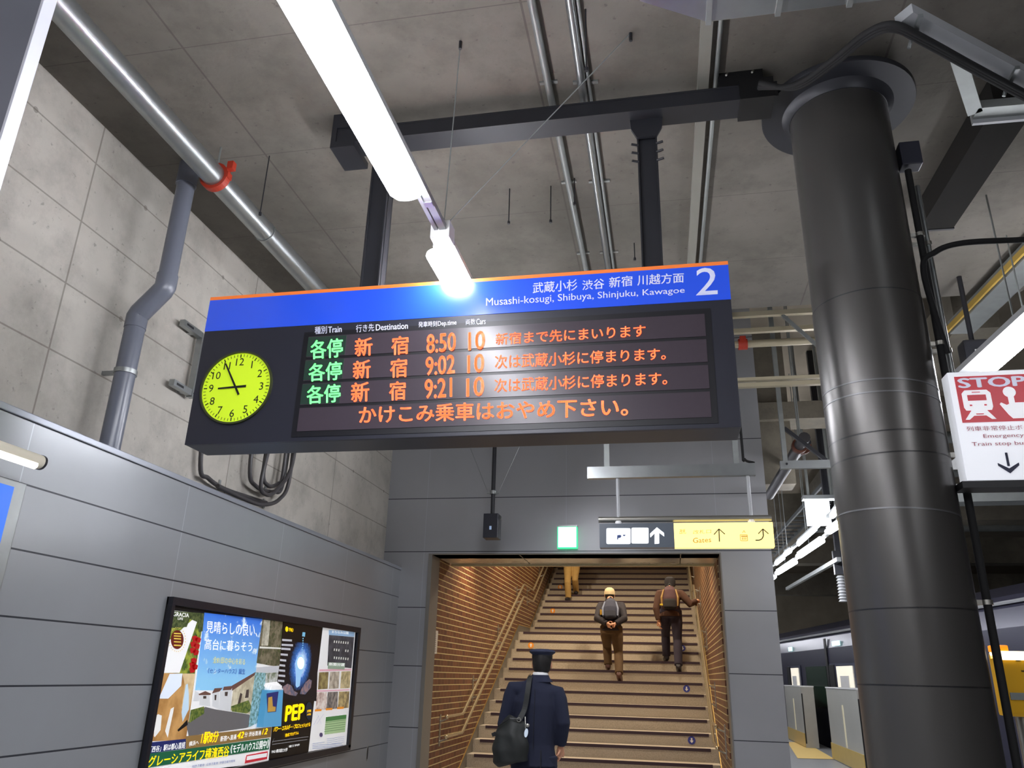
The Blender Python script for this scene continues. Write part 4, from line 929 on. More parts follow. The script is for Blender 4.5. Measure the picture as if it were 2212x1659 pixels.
P.tx('band_lettering', '横浜へ', (440, 1450), (535, 1432), (540, 1385), (446, 1402), WH, .007, .01)
P.tx('band_lettering', '1駅8分', (555, 1428), (722, 1405), (735, 1300), (565, 1310), YE, .007, .02, .2)
P.tx('band_lettering', '新宿へ直通', (745, 1405), (900, 1380), (905, 1330), (750, 1350), WH, .007, .01)
P.tx('band_lettering', '42', (908, 1375), (970, 1366), (978, 1305), (916, 1312), YE, .007, .02, .2)
P.tx('band_lettering', '分 渋谷直通', (980, 1360), (1140, 1340), (1144, 1295), (984, 1310), WH, .007, .01)
P.tx('band_lettering', '12', (1150, 1335), (1200, 1330), (1208, 1272), (1158, 1280), YE, .007, .02, .2)
P.tx('name_lettering', 'グレーシアライフ横濱西谷', (38, 1655), (828, 1545), (836, 1440), (60, 1545), YE, .007, .012)
P.tx('name_lettering', '《モデルハウス公開中!》', (842, 1520), (1215, 1465), (1222, 1380), (850, 1435), WH, .007, .014)
P.tx('company_lettering', '相鉄不動産  近鉄不動産  伊藤忠都市開発', (470, 1659), (890, 1600), (892, 1575), (474, 1630), ink((70, 90, 150)), .007, .0)
# leaflet box fixed over the posters
t = thing('leaflet_holder', 'light blue leaflet box with white leaflets hung between the first two posters', 'leaflet holder', LP(.03)(1200, 1250))
f = LP(.010); g2 = LP(.075)
ob('box', MB().poly([f(*q) for q in ((1150, 900), (1300, 900), (1280, 1250), (1098, 1262))], .05, (1, 0, 0)), pm('sky_blue_holder', (96, 176, 224), .4, 0, .03, 4, 0, .15), t)
f = LP(.035); mb = MB()
for i in range(4): mb.poly([Vector((f(0, 0).x+.006*i, *(f(*q)[1:]))) for q in ((1168+i*14, 860+i*16), (1180+i*14, 835+i*10), (1296+i*8, 820+i*12), (1322, 880+i*4), (1200+i*4, 905))], .003, (1, 0, 0))
ob('leaflets', mb, WH, t)
f = LP(.062); ob('front_print', MB().poly([f(*q) for q in ((1195, 935), (1312, 915), (1288, 1112), (1205, 1120))]), ink((34, 44, 110)), t)
f = LP(.063); ob('front_picture', MB().poly([f(*q) for q in ((1212, 975), (1250, 965), (1256, 1060), (1285, 1065), (1280, 1108), (1206, 1115))]), ink((190, 150, 70)), t)
# -- poster 2: black PEP poster
P = Poster('narrow black poster with a glowing blue light bulb and yellow PEP letters', 'posters in the black case', (1450, 900))
P.p('sheet', [(1358, 242), (1735, 285), (1600, 1510), (1215, 1572)], ink((12, 10, 14), .0), .001)
def blob(cx_, cy_, rx, ry, n=24): return [(cx_+rx*math.cos(a*2*math.pi/n), cy_+ry*math.sin(a*2*math.pi/n)) for a in range(n)]
nb = NB('bulb_glow_print'); c0 = onX(*zx(1525, 650), XQ)
dy_ = nb.ma('DIVIDE', nb.ma('SUBTRACT', nb.y, c0.y), .20); dz_ = nb.ma('DIVIDE', nb.ma('SUBTRACT', nb.z, c0.z), .20)
rr = nb.ma('SQRT', nb.ma('ADD', nb.ma('MULTIPLY', dy_, dy_), nb.ma('MULTIPLY', dz_, dz_)))
rr = nb.ma('ADD', rr, nb.ma('MULTIPLY', nb.ma('SUBTRACT', nb.noise(60, 4), .5), .5))
k1 = nb.mix(nb.ramp(rr, .25, .62), (206, 232, 255), (50, 110, 190)); k1 = nb.mix(nb.ramp(rr, .55, 1.05), k1, (12, 12, 22))
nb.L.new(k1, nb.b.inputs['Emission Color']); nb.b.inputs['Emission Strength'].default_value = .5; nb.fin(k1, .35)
P.p('bulb_picture', [(1372, 420), (1700, 460), (1680, 1010), (1340, 990), (1330, 850)], nb.m, .002)
P.multi('bulb_cord', [[(1545, 340), (1572, 342), (1568, 385), (1540, 380)]]+[[(1546-i*1.0, 395+i*22), (1556-i*1.0, 396+i*22), (1554-i*1.0, 408+i*22), (1544-i*1.0, 407+i*22)] for i in range(7)], ink((120, 180, 210), .5), .003)
P.p('bulb', [(1530, 560), (1560, 600), (1570, 660), (1530, 760), (1518, 860), (1490, 880), (1478, 860), (1480, 760), (1475, 640), (1495, 580)], ink((150, 196, 236), .5), .003)
P.p('bulb_core', blob(1528, 640, 34, 60), ink((230, 245, 255), .8), .0035)
P.multi('hands_picture', [[(1350, 870), (1400, 840), (1440, 860), (1460, 910), (1500, 930), (1480, 960), (1420, 950), (1370, 930)], [(1530, 900), (1570, 830), (1610, 795), (1635, 810), (1625, 880), (1570, 945), (1520, 940)]], mottled('hands_print', (150, 120, 120), (90, 96, 120), 30), .004)
P.multi('small_print_left', [[(1345-(y-420)*.105, y), (1345-(y-420)*.105+w_, y+6), (1345-(y-420)*.105+w_, y+26), (1345-(y-420)*.105, y+20)] for y, w_ in ((405, 95), (452, 110), (490, 90), (545, 70), (600, 60), (650, 55), (700, 60), (750, 66), (800, 62), (880, 60), (905, 50), (955, 48), (1010, 52), (1060, 40), (1110, 45), (1160, 40))], ink((190, 192, 200)), .004)
P.p('crest', blob(1392, 310, 14, 26), YE, .004)
P.tx('crest_lettering', 'YNU', (1408, 330), (1452, 338), (1456, 305), (1412, 296), YE, .004, .02)
P.tx('title_lettering', 'PEP', (1375, 1205), (1553, 1180), (1562, 1035), (1390, 1058), YE, .006, .045)
P.tx('title_kana', 'パワー・エネルギー・プロフェッショナル', (1262, 1310), (1618, 1255), (1624, 1212), (1270, 1258), YE, .006, .03)
P.tx('subtitle', '育成プログラム', (1375, 1360), (1505, 1332), (1510, 1300), (1380, 1325), YE, .006, .02)
P.p('round_badge', blob(1608, 1105, 34, 88), ink((20, 34, 54)), .004); P.tx('badge_lettering', '大学院', (1588, 1120), (1628, 1116), (1628, 1090), (1590, 1094), YE, .006, .01)
P.tx('badge_lettering', '入学生', (1586, 1150), (1626, 1146), (1628, 1126), (1588, 1130), YE, .006, .01)
P.multi('fine_print', [[(1250, 1400+i*14), (1250+w_, 1352+i*14), (1250+w_, 1356+i*14), (1250, 1405+i*14)] for i, w_ in enumerate((350, 20, 340))], ink((150, 150, 154)), .004)
P.tx('university_lettering', 'YNU 横浜国立大学', (1240, 1518), (1396, 1498), (1400, 1462), (1246, 1485), WH, .006, .015)
P.tx('university_lettering', '理工学府', (1412, 1462), (1515, 1442), (1518, 1422), (1414, 1440), WH, .006, .01)
# -- poster 3: white information poster
P = Poster('narrow white poster with small photos, pink rules and a green timetable', 'posters in the black case', (1850, 900))
P.p('sheet', [(1742, 290), (2058, 330), (1968, 1435), (1602, 1500)], WH, .001)
P.p('title_band', [(1800, 318), (2050, 335), (2048, 385), (1800, 370)], ink((150, 184, 216)), .002)
P.tx('title_lettering', 'まちなみ公開', (1830, 348), (1990, 362), (1990, 335), (1830, 322), WH, .004, .01)
P.p('dark_photo', [(1802, 366), (2046, 388), (2020, 690), (1785, 665)], mottled('dark_building_print', (50, 52, 60), (78, 80, 88), 12), .002)
P.multi('lit_windows', [[(1850+i*22, 420+i*2+r_*78), (1860+i*22, 421+i*2+r_*78), (1857+i*22, 444+i*2+r_*78), (1847+i*22, 443+i*2+r_*78)] for r_ in range(3) for i in range(7) if not (r_ == 1 and i in (3, 4))], ink((220, 222, 214)), .003)
P.p('photo_banner', [(1795, 632), (1958, 640), (1952, 706), (1788, 696)], ink((150, 170, 150)), .003)
P.tx('banner_lettering', '新築分譲', (1800, 664), (1950, 672), (1954, 642), (1804, 634), WH, .004, .012)
P.multi('pink_rules', [[(1708, 700), (2020, 695), (2018, 712), (1706, 722)], [(1685, 905), (2000, 893), (1999, 906), (1684, 920)]], ink((226, 176, 190)), .003)
for i, (x0, ca, cb_) in enumerate(((1700, (160, 146, 96), (110, 92, 60)), (1806, (196, 186, 170), (140, 126, 110)), (1916, (206, 190, 150), (150, 136, 96)))):
    P.p('small_photo', [(x0+6, 730-i*4), (x0+98, 726-i*4), (x0+88, 890-i*4), (x0-6, 896-i*4)], mottled('photo_print_a%d' % i, ca, cb_, 16), .002)
    P.p('small_photo', [(x0-16, 925-i*4), (x0+84, 922-i*4), (x0+76, 1090-i*8), (x0-30, 1100-i*8)], mottled('photo_print_b%d' % i, ((226, 214, 206), (150, 140, 132), (190, 170, 120))[i], ((170, 140, 130), (84, 82, 84), (120, 104, 76))[i], 18), .002)
    P.p('orange_tag', [(x0-34, 1090-i*11), (x0+30, 1086-i*11), (x0+28, 1106-i*11), (x0-36, 1110-i*11)], ink((240, 150, 40)), .003)
P.p('timetable', [(1772, 1165), (1972, 1140), (1958, 1310), (1758, 1335)], ink((170, 198, 150)), .002)
P.p('timetable_head', [(1772, 1165), (1972, 1140), (1969, 1180), (1769, 1208)], ink((70, 130, 70)), .003)
P.multi('timetable_rows', [[(1766-i*3, 1215+i*22), (1966-i*3, 1188+i*22), (1966-i*3, 1194+i*22), (1766-i*3, 1221+i*22)] for i in range(5)], ink((110, 150, 100)), .003)
P.multi('sketch_lines', [[(1650, 1240), (1700, 1150), (1704, 1152), (1654, 1244)], [(1680, 1230), (1750, 1130), (1753, 1133), (1684, 1233)], [(1690, 1130), (1730, 1230), (1727, 1233), (1687, 1133)]], ink((190, 190, 205)), .003)
P.p('address_mark', blob(1725, 1337, 16, 22), ink((80, 70, 110)), .003)
P.multi('fine_print', [[(1640, 1420+i*16), (1640+w_, 1405+i*14), (1640+w_, 1410+i*14), (1640, 1426+i*16)] for i, w_ in enumerate((120, 290, 300, 260))]+[[(1780, 1376+i*18), (1950, 1350+i*18), (1950, 1354+i*18), (1780, 1381+i*18)] for i in range(4)], ink((150, 160, 190)), .003)

# ================================================================== SIGNS AND FITTINGS BY THE PORTAL
Yh = 7.0
hs_ = thing('guidance_sign', 'long lit guidance sign, black half and yellow Gates half, hung before the portal', 'sign', (.17, Yh, 2.65))
H = lambda x, y: onY(x, y, Yh)
hx0, hxm, hx1 = H(1295, 1150).x, H(1456, 1150).x, H(1671, 1150).x; hz0, hz1 = (H(1296, 1183).z+H(1672, 1181).z)/2, (H(1294, 1132).z+H(1672, 1127).z)/2
ob('black_face', MB().box(hx0, Yh, hz0, hxm, Yh+.10, hz1), pm('sign_charcoal', (70, 76, 84), .35, 0, .03, 4, 0, .45), hs_)
ob('yellow_face', MB().box(hxm, Yh, hz0, hx1, Yh+.10, hz1), pm('lit_sign_yellow', (255, 224, 120), .35, 0, .03, 4, 0, 1.15, (255, 232, 150)), hs_)
ob('top_tube', MB().tube([(hx0-.01, Yh+.05, hz1+.045), (hx1, Yh+.05, hz1+.045)], .026, 20), 'steel_satin', hs_, True)
for x in (H(1335, 1120).x, H(1624, 1120).x): 
    ob('stud', MB().tube([(x, Yh+.05, hz1), (x, Yh+.05, hz1+.03)], .03, 12), 'white', hs_, True)
    ob('hanging_rod', MB().tube([(x, Yh+.05, hz1+.05), (x, Yh+.05, H(1450, 1010).z)], .016, 12), 'strut', hs_, True)
hh = lambda d: (lambda x, y: onY(x, y, Yh-d))
fw = hh(.002); lit = pm('lit_sign_white', (250, 252, 255), .35, 0, 0, 4, 0, 1.6, (240, 246, 255))
def rbox(x0, y0, x1, y1, r_=3):
    o_ = []
    for cx_, cy_, a0_ in ((x1-r_, y0+r_, -90), (x1-r_, y1-r_, 0), (x0+r_, y1-r_, 90), (x0+r_, y0+r_, 180)):
        for k in range(5): a_ = math.radians(a0_+k*22.5); o_.append((cx_+r_*math.cos(a_), cy_+r_*math.sin(a_)))
    return o_
ob('pictogram_tile', MB().poly([fw(*q) for q in rbox(1310, 1141, 1362, 1175)]), lit, hs_)
ob('pictogram_tile', MB().poly([fw(*q) for q in rbox(1364, 1140, 1401, 1174)]), lit, hs_)
ob('up_arrow', MB().poly([fw(*q) for q in ((1414, 1175), (1414, 1152), (1405, 1161), (1404, 1153), (1419, 1139), (1434, 1151), (1435, 1159), (1424, 1151), (1424, 1174))]), lit, hs_)
f3 = hh(.004); ob('pictogram', MB().poly([f3(*q) for q in ((1333, 1156), (1340, 1155), (1343, 1158), (1340, 1162), (1336, 1162), (1335, 1166), (1333, 1166))]).poly([f3(*q) for q in ((1345, 1155), (1352, 1155), (1350, 1158), (1346, 1158))]), pm('sign_blue_ink', (40, 60, 110), .5), hs_)
bk = pm('sign_brown_ink', (84, 76, 50), .5); pal = pm('sign_pale_ink', (196, 160, 80), .5, 0, .02, 4, 0, .35, (226, 180, 80))
mb = MB(); add_text(mb, 'Gates', (1497, 1173), (1536, 1171), (1536, 1160), (1497, 1162), f3, .01); ob('gates_lettering', mb, pal, hs_)
mb = MB(); add_text(mb, '改札', (1468, 1154), (1482, 1153), (1482, 1142), (1468, 1143), f3, .01); ob('gates_lettering', mb, pal, hs_)
mb = MB(); add_text(mb, '改札口', (1497, 1154), (1536, 1152), (1536, 1143), (1497, 1145), f3, .0); ob('gates_lettering', mb, pal, hs_)
def stroke(mb, pts, w_, f_):
    for (x0, y0), (x1, y1) in zip(pts, pts[1:]):
        L_ = math.hypot(x1-x0, y1-y0); nx, ny = -(y1-y0)/L_*w_/2, (x1-x0)/L_*w_/2
        mb.poly([f_(x0+nx, y0+ny), f_(x1+nx, y1+ny), f_(x1-nx, y1-ny), f_(x0-nx, y0-ny)])
mb = MB(); stroke(mb, [(1554, 1170), (1553, 1143)], 2.4, f3); stroke(mb, [(1542, 1155), (1553, 1142.5), (1566, 1154)], 2.0, f3); ob('straight_arrow', mb, bk, hs_)
mb = MB(); stroke(mb, [(1632, 1167), (1640, 1167), (1646, 1164), (1649, 1158), (1648, 1143)], 2.6, f3); stroke(mb, [(1638, 1153), (1648, 1142.5), (1660, 1153)], 2.0, f3); ob('bent_arrow', mb, bk, hs_)
mb = MB(); stroke(mb, [(1600, 1168), (1599, 1155), (1614, 1155), (1615, 1168), (1600, 1168)], 1.4, f3); stroke(mb, [(1601, 1158.5), (1614, 1158.5)], 3, f3)
for x in (1604, 1607.5, 1611): mb.poly([f3(x-1, 1161), f3(x+1, 1161), f3(x+1, 1166), f3(x-1, 1166)])
stroke(mb, [(1604, 1151), (1607, 1146), (1610, 1151)], 1.4, f3)
ob('lift_pictogram', mb, pal, hs_)
# strut frame carrying it
sf = thing('sign_strut_frame', 'pale galvanised cross channel on two drops above the guidance sign', 'strut', (.1, Yh, 3.35))
za, zb_ = H(1450, 1003).z, H(1450, 1026).z
ob('cross_channel', MB().box(H(1268, 1020).x, Yh+.02, zb_-.01, H(1632, 1010).x, Yh+.08, za), 'galv', sf)
for x in (H(1309, 985).x, H(1592, 985).x): ob('drop', MB().box(x-.025, Yh+.085, zb_, x+.025, Yh+.12, 6.2), 'galv_dull', sf)
x = H(1600, 985).x
t = thing('sign_feed_cable', 'short black cable hanging beside the right drop of the sign frame', 'cable', (x, Yh, 3.4))
ob('cable', MB().tube(bez([(x+.03, Yh+.14, 5.2), (x+.03, Yh+.11, 3.6), (x+.04, Yh+.10, za+.06), (x+.12, Yh+.06, za+.01)]), .012, 8), 'rubber', t, True)
# small lit exit sign on the portal
a = onY(1204, 1138, 8.93); b = onY(1247, 1184, 8.93)
t = thing('exit_sign', 'small square green-edged lit exit sign on the portal wall', 'sign', ((a.x+b.x)/2, 8.95, b.z))
ob('case', MB().box(a.x, 8.93, b.z, b.x, 8.995, a.z), pm('exit_green', (60, 220, 150), .4, 0, 0, 4, 0, 1.0, (70, 235, 160)), t)
ob('lit_face', MB().box(a.x+.012, 8.922, b.z+.012, b.x-.012, 8.93, a.z-.006), pm('exit_lit_face', (235, 255, 248), .4, 0, 0, 4, 0, 1.8, (226, 255, 244)), t)
ob('cap', MB().box(a.x, 8.92, a.z, b.x, 8.997, a.z+.02), 'galv', t)
# black speaker box on a rod with stay wires
yb = 8.55; B_ = lambda x, y: onY(x, y, yb)
a, b = B_(1048, 1112), B_(1078, 1164); rx_ = (a.x+b.x)/2+.0
t = thing('ceiling_speaker', 'small black speaker box hanging on a black rod before the portal wall', 'speaker', (rx_, yb, b.z))
ob('box', MB().box(a.x, yb-.08, b.z, b.x, yb+.10, a.z, .008), 'dark_metal', t)
ob('badge', MB().box(rx_-.012, yb-.084, b.z+.09, rx_+.012, yb-.08, b.z+.13), pm('pale_blue_badge', (170, 196, 230), .4, 0, 0, 4, 0, .2), t)
ob('rod', MB().tube([(rx_, yb, a.z), (rx_, yb, 6.2)], .024, 14), 'black_steel', t, True)
zc2 = B_(1068, 1064).z
ob('collar', MB().ring((rx_, yb, zc2), .024, .04, (0, 0, 1), .04).box(rx_-.07, yb-.01, zc2-.012, rx_+.07, yb+.01, zc2+.012), 'galv', t, True)
ob('hook', MB().tube([(rx_+.07, yb, a.z-.01), (rx_+.10, yb, a.z-.03), (rx_+.10, yb-.02, a.z-.06)], .008, 8), 'galv', t)
for sx in (-1, 1): ob('stay_wire', MB().tube([(rx_+sx*.06, yb, zc2), (rx_+sx*.36, yb, 4.2)], .0035, 6), 'galv', t)
# white square lit sign over the right platform
yw = 11.0; a, b = onY(1740, 1078, yw), onY(1797, 1133, yw)
t = thing('white_lit_sign', 'square glowing white sign hanging left of the round column', 'sign', ((a.x+b.x)/2, yw, b.z))
ob('lit_face', MB().box(a.x, yw, b.z, b.x, yw+.1, a.z), lit, t); ob('cap', MB().box(a.x-.03, yw-.02, a.z, b.x+.12, yw+.14, a.z+.05), 'galv', t)
for x in (a.x+.05, b.x+.05): ob('hanging_rod', MB().tube([(x, yw+.05, a.z+.05), (x, yw+.05, 6.2)], .02, 10), 'galv_dull', t, True)
t = thing('hanging_post', 'black post dropping behind the white lit sign', 'post', onY(1800, 1010, 10.5)); p = onY(1798, 1060, 10.9)
ob('post', MB().box(p.x-.04, 11.3, p.z-.1, p.x+.04, 11.38, 6.2), 'black_steel', t)
# ================================================================== RIGHT PLATFORM: GATES AND TRAIN
TZ = 2.95
tr_pts = [onZ(1600, 1391.5, TZ), onZ(1689, 1375, TZ), onZ(1848, 1345.5, TZ), onZ(2136, 1287, TZ), onZ(2212, 1273, TZ)]
def tside(y): return 4.43-.115*(y-20.8)
tr = thing('train', 'dark navy commuter train standing at the right platform edge behind the gates', 'train', (tside(20), 20, -1.0))
ys = [8, 10, 12, 14, 16, 18, 20, 22, 24, 26, 28, 30, 33]
body_m = pm('dark_navy_train_paint', (60, 60, 76), .3, .3, .05, 3)
b = MB()
sec = [(0, -.9), (0, 2.45), (.05, 2.75), (.14, TZ), (.5, TZ+.22), (1.4, TZ+.32), (2.3, TZ+.22), (2.66, TZ), (2.8, 2.45), (2.8, -.9)]
rings = [[b.b.verts.new((tside(y)+x, y, z)) for x, z in sec] for y in ys]
for A, B2 in zip(rings, rings[1:]):
    for k in range(len(sec)): b.b.faces.new((A[k], A[(k+1) % len(sec)], B2[(k+1) % len(sec)], B2[k]))
b.b.faces.new(rings[0]); b.b.faces.new(rings[-1][::-1])
ob('body', b, body_m, tr)
def patch(nm, y0, y1, z0, z1, d, mt, par=tr, lb=None):
    p0, p1 = Vector((tside(y0)-d, y0, 0)), Vector((tside(y1)-d, y1, 0))
    return ob(nm, MB().poly([(p0.x, p0.y, z0), (p1.x, p1.y, z0), (p1.x, p1.y, z1), (p0.x, p0.y, z1)], .02, (-1, 0, 0)), mt, par, label=lb)
glass = pm('dark_train_glass', (24, 26, 34), .08, .1, .05); inter = pm('lit_train_interior', (226, 220, 204), .6, 0, .2, 3, 0, .75, (236, 228, 208))
dgreen = pm('dim_green_reflection_glass', (36, 54, 42), .1, 0, .3, 3)
def zy(px): # depth of a pixel column on the train side at window height
    y = 20.
    for _ in range(30): p = ray(px, 1420); y = tside(y)/p.x*p.y
    return y
ob('gutter', MB().tube([(tside(y)+.03, y, TZ-.12) for y in ys], .03, 6), 'strut', tr)
for x0, x1, k in ((1792, 1850, 0), (1700, 1728, 1)):
    ya, yb_ = zy(x1), zy(x0)
    d = patch('door', ya, yb_, .02, 2.05, .012, pm('train_door', (96, 100, 120), .25, .5, .05))
    patch('door_window', ya+(yb_-ya)*.12, yb_-(yb_-ya)*.30, .9, 1.98, .034, inter, d)
    patch('door_edge', yb_-(yb_-ya)*.20, yb_, .05, 2.02, .034, 'black', d)
    patch('side_lamp', ya+(yb_-ya)*.5, ya+(yb_-ya)*.8, 2.48, 2.60, .012, pm('lit_door_lamp', (200, 240, 240), .4, 0, 0, 3, 0, 1.2), d)
    patch('notice', ya+(yb_-ya)*.25, ya+(yb_-ya)*.55, 1.45, 1.75, .056, 'white', d)
for x0, x1, mt in ((1740, 1784, dgreen), (1862, 1900, glass), (1930, 1975, glass), (1680, 1697, glass)):
    patch('window', zy(x1), zy(x0), .95, 2.0, .012, mt)
patch('car_gap', zy(1789), zy(1785), -.5, 2.7, .014, 'black')
patch('side_stripe', 8.5, 12, 1.75, 1.80, .012, 'black'); patch('window', 8.6, 11.8, .7, 1.75, .012, dgreen)
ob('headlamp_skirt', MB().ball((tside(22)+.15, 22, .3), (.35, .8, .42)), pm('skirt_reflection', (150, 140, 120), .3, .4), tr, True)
# gates
for i, (pts, lb) in enumerate((((1804, 1641, 1868, 1676), 'near silver platform gate housing beside the column, with a slim vertical slot'),
                               ((1701, 1583, 1741, 1603), 'far silver platform gate housing by the portal wall edge'))):
    p = onZ(pts[2], pts[3], 0); q_ = onZ(pts[0], pts[1], 0)
    x = 3.44 if i == 0 else 3.33
    ya, yb_ = (16.8, 20.0) if i == 0 else (23.0, 26.2)
    t = thing('platform_gate', lb, 'platform gate', (x, ya, 0), 'platform gates')
    ob('housing', MB().box(x, ya, 0, x+.32, yb_, 1.46, .015), pm('brushed_gate_steel', (196, 196, 188), .36, .25, .05, 3), t)
    ob('top_cap', MB().box(x-.01, ya-.01, 1.46, x+.33, yb_+.01, 1.49, .005), 'white', t)
    ym = ya+(yb_-ya)*(.45); ob('light_slot', MB().box(x-.012, ym, .35, x, ym+.10, 1.15), pm('pale_slot', (214, 206, 176), .4, 0, 0, 4, 0, .2), t)
    ob('yellow_base_band', MB().box(x-.014, ya+.0, .02, x-.002, yb_, .34), pm('dull_yellow_band', (206, 176, 96), .4), t)
    ob('end_face', MB().box(x, ya-.014, .0, x+.32, ya-.002, 1.46), pm('gate_end_steel', (176, 174, 166), .4, .2), t)
    ob('edge_seal', MB().box(x+.0, ya-.02, .1, x+.03, ya-.014, 1.3), 'black', t)
t = ob('tactile_paving', MB().poly([onZ(*q, .006) for q in ((1701, 1603), (1739, 1603), (1804, 1640), (1723, 1638))]), pm('yellow_tactile', (250, 214, 130), .6, 0, .04)); tag(t, 'yellow tactile paving strip on the floor before the platform gates', 'paving')

# ================================================================== PEOPLE
def limb(mb, pts, rs, n=14): mb.tube([Vector(p) for p in pts], rs, n)
def tubeY(mb, pts, rs, n=22):
    """stack of flattened sections along a spine, widest across the body"""
    rings = []
    for i, p in enumerate(pts):
        p = Vector(p); d = (Vector(pts[min(i+1, len(pts)-1)])-Vector(pts[max(i-1, 0)])).normalized()
        a = d.cross(FWD); a.normalize(); bb = d.cross(a)
        rings.append([mb.b.verts.new(p+a*math.cos(k*2*math.pi/n)*rs[i][0]+bb*math.sin(k*2*math.pi/n)*rs[i][1]) for k in range(n)])
    for A, B2 in zip(rings, rings[1:]):
        for k in range(n): mb.b.faces.new((A[k], A[(k+1) % n], B2[(k+1) % n], B2[k]))
    mb.b.faces.new(rings[0][::-1]); mb.b.faces.new(rings[-1])
FWD = Vector((0, 1, 0))
def hand(mb, w_, d, nrm, side, curl=.5):
    """palm, four unequal fingers and a thumb; d = pointing direction, nrm = palm normal"""
    w_ = Vector(w_); d = Vector(d).normalized(); nrm = Vector(nrm); nrm = (nrm-d*nrm.dot(d)).normalized(); s_ = d.cross(nrm)*side
    mb.tube([w_-d*.01, w_+d*.03, w_+d*.085], [(.022, .022), (.036, .016), (.040, .013)], 12)
    for i, (L, o_) in enumerate(((.068, -.030), (.078, -.010), (.073, .011), (.058, .030))):
        p = w_+d*.082+s_*o_; pts = [p]; a = 0
        for k in range(3): a += curl; p = p+(d*math.cos(a)+nrm*math.sin(a))*L*(.44, .32, .24)[k]; pts.append(p)
        mb.tube(pts, [.0095, .009, .0085, .007], 8)
    p = w_+d*.03-s_*.032; mb.tube([p, p+(d*.7-s_*.6+nrm*.3).normalized()*.038, p+(d*.9-s_*.35+nrm*.5).normalized()*.066], [.012, .010, .008], 8)
def head(mb, c, fwd, tilt=0):
    c = Vector(c); f = Vector(fwd).normalized(); r_ = f.cross(Vector((0, 0, 1)))
    mb.ball(c+Vector((0, 0, .02)), (.076, .094, .098), 20); mb.ball(c+f*.03-Vector((0, 0, .05)), (.058, .066, .066), 16)
    mb.tube([c+f*.088+Vector((0, 0, .012)), c+f*.112-Vector((0, 0, .022)), c+f*.09-Vector((0, 0, .032))], [.009, .014, .010], 8)
    mb.tube([c+f*.083-r_*.022-Vector((0, 0, .058)), c+f*.093-Vector((0, 0, .056)), c+f*.083+r_*.022-Vector((0, 0, .058))], [.006, .009, .006], 8)
    for s_ in (-1, 1): mb.ball(c+r_*s_*.078-f*.004-Vector((0, 0, .006)), (.012, .020, .032), 10)
def eyes(c, fwd, par):
    c = Vector(c); f = Vector(fwd).normalized(); r_ = f.cross(Vector((0, 0, 1)))
    for s_ in (-1, 1): ob('eye', MB().ball(c+f*.084+r_*s_*.031+Vector((0, 0, .008)), .011, 10), pm('dark_eye', (30, 24, 22), .2), par, True)
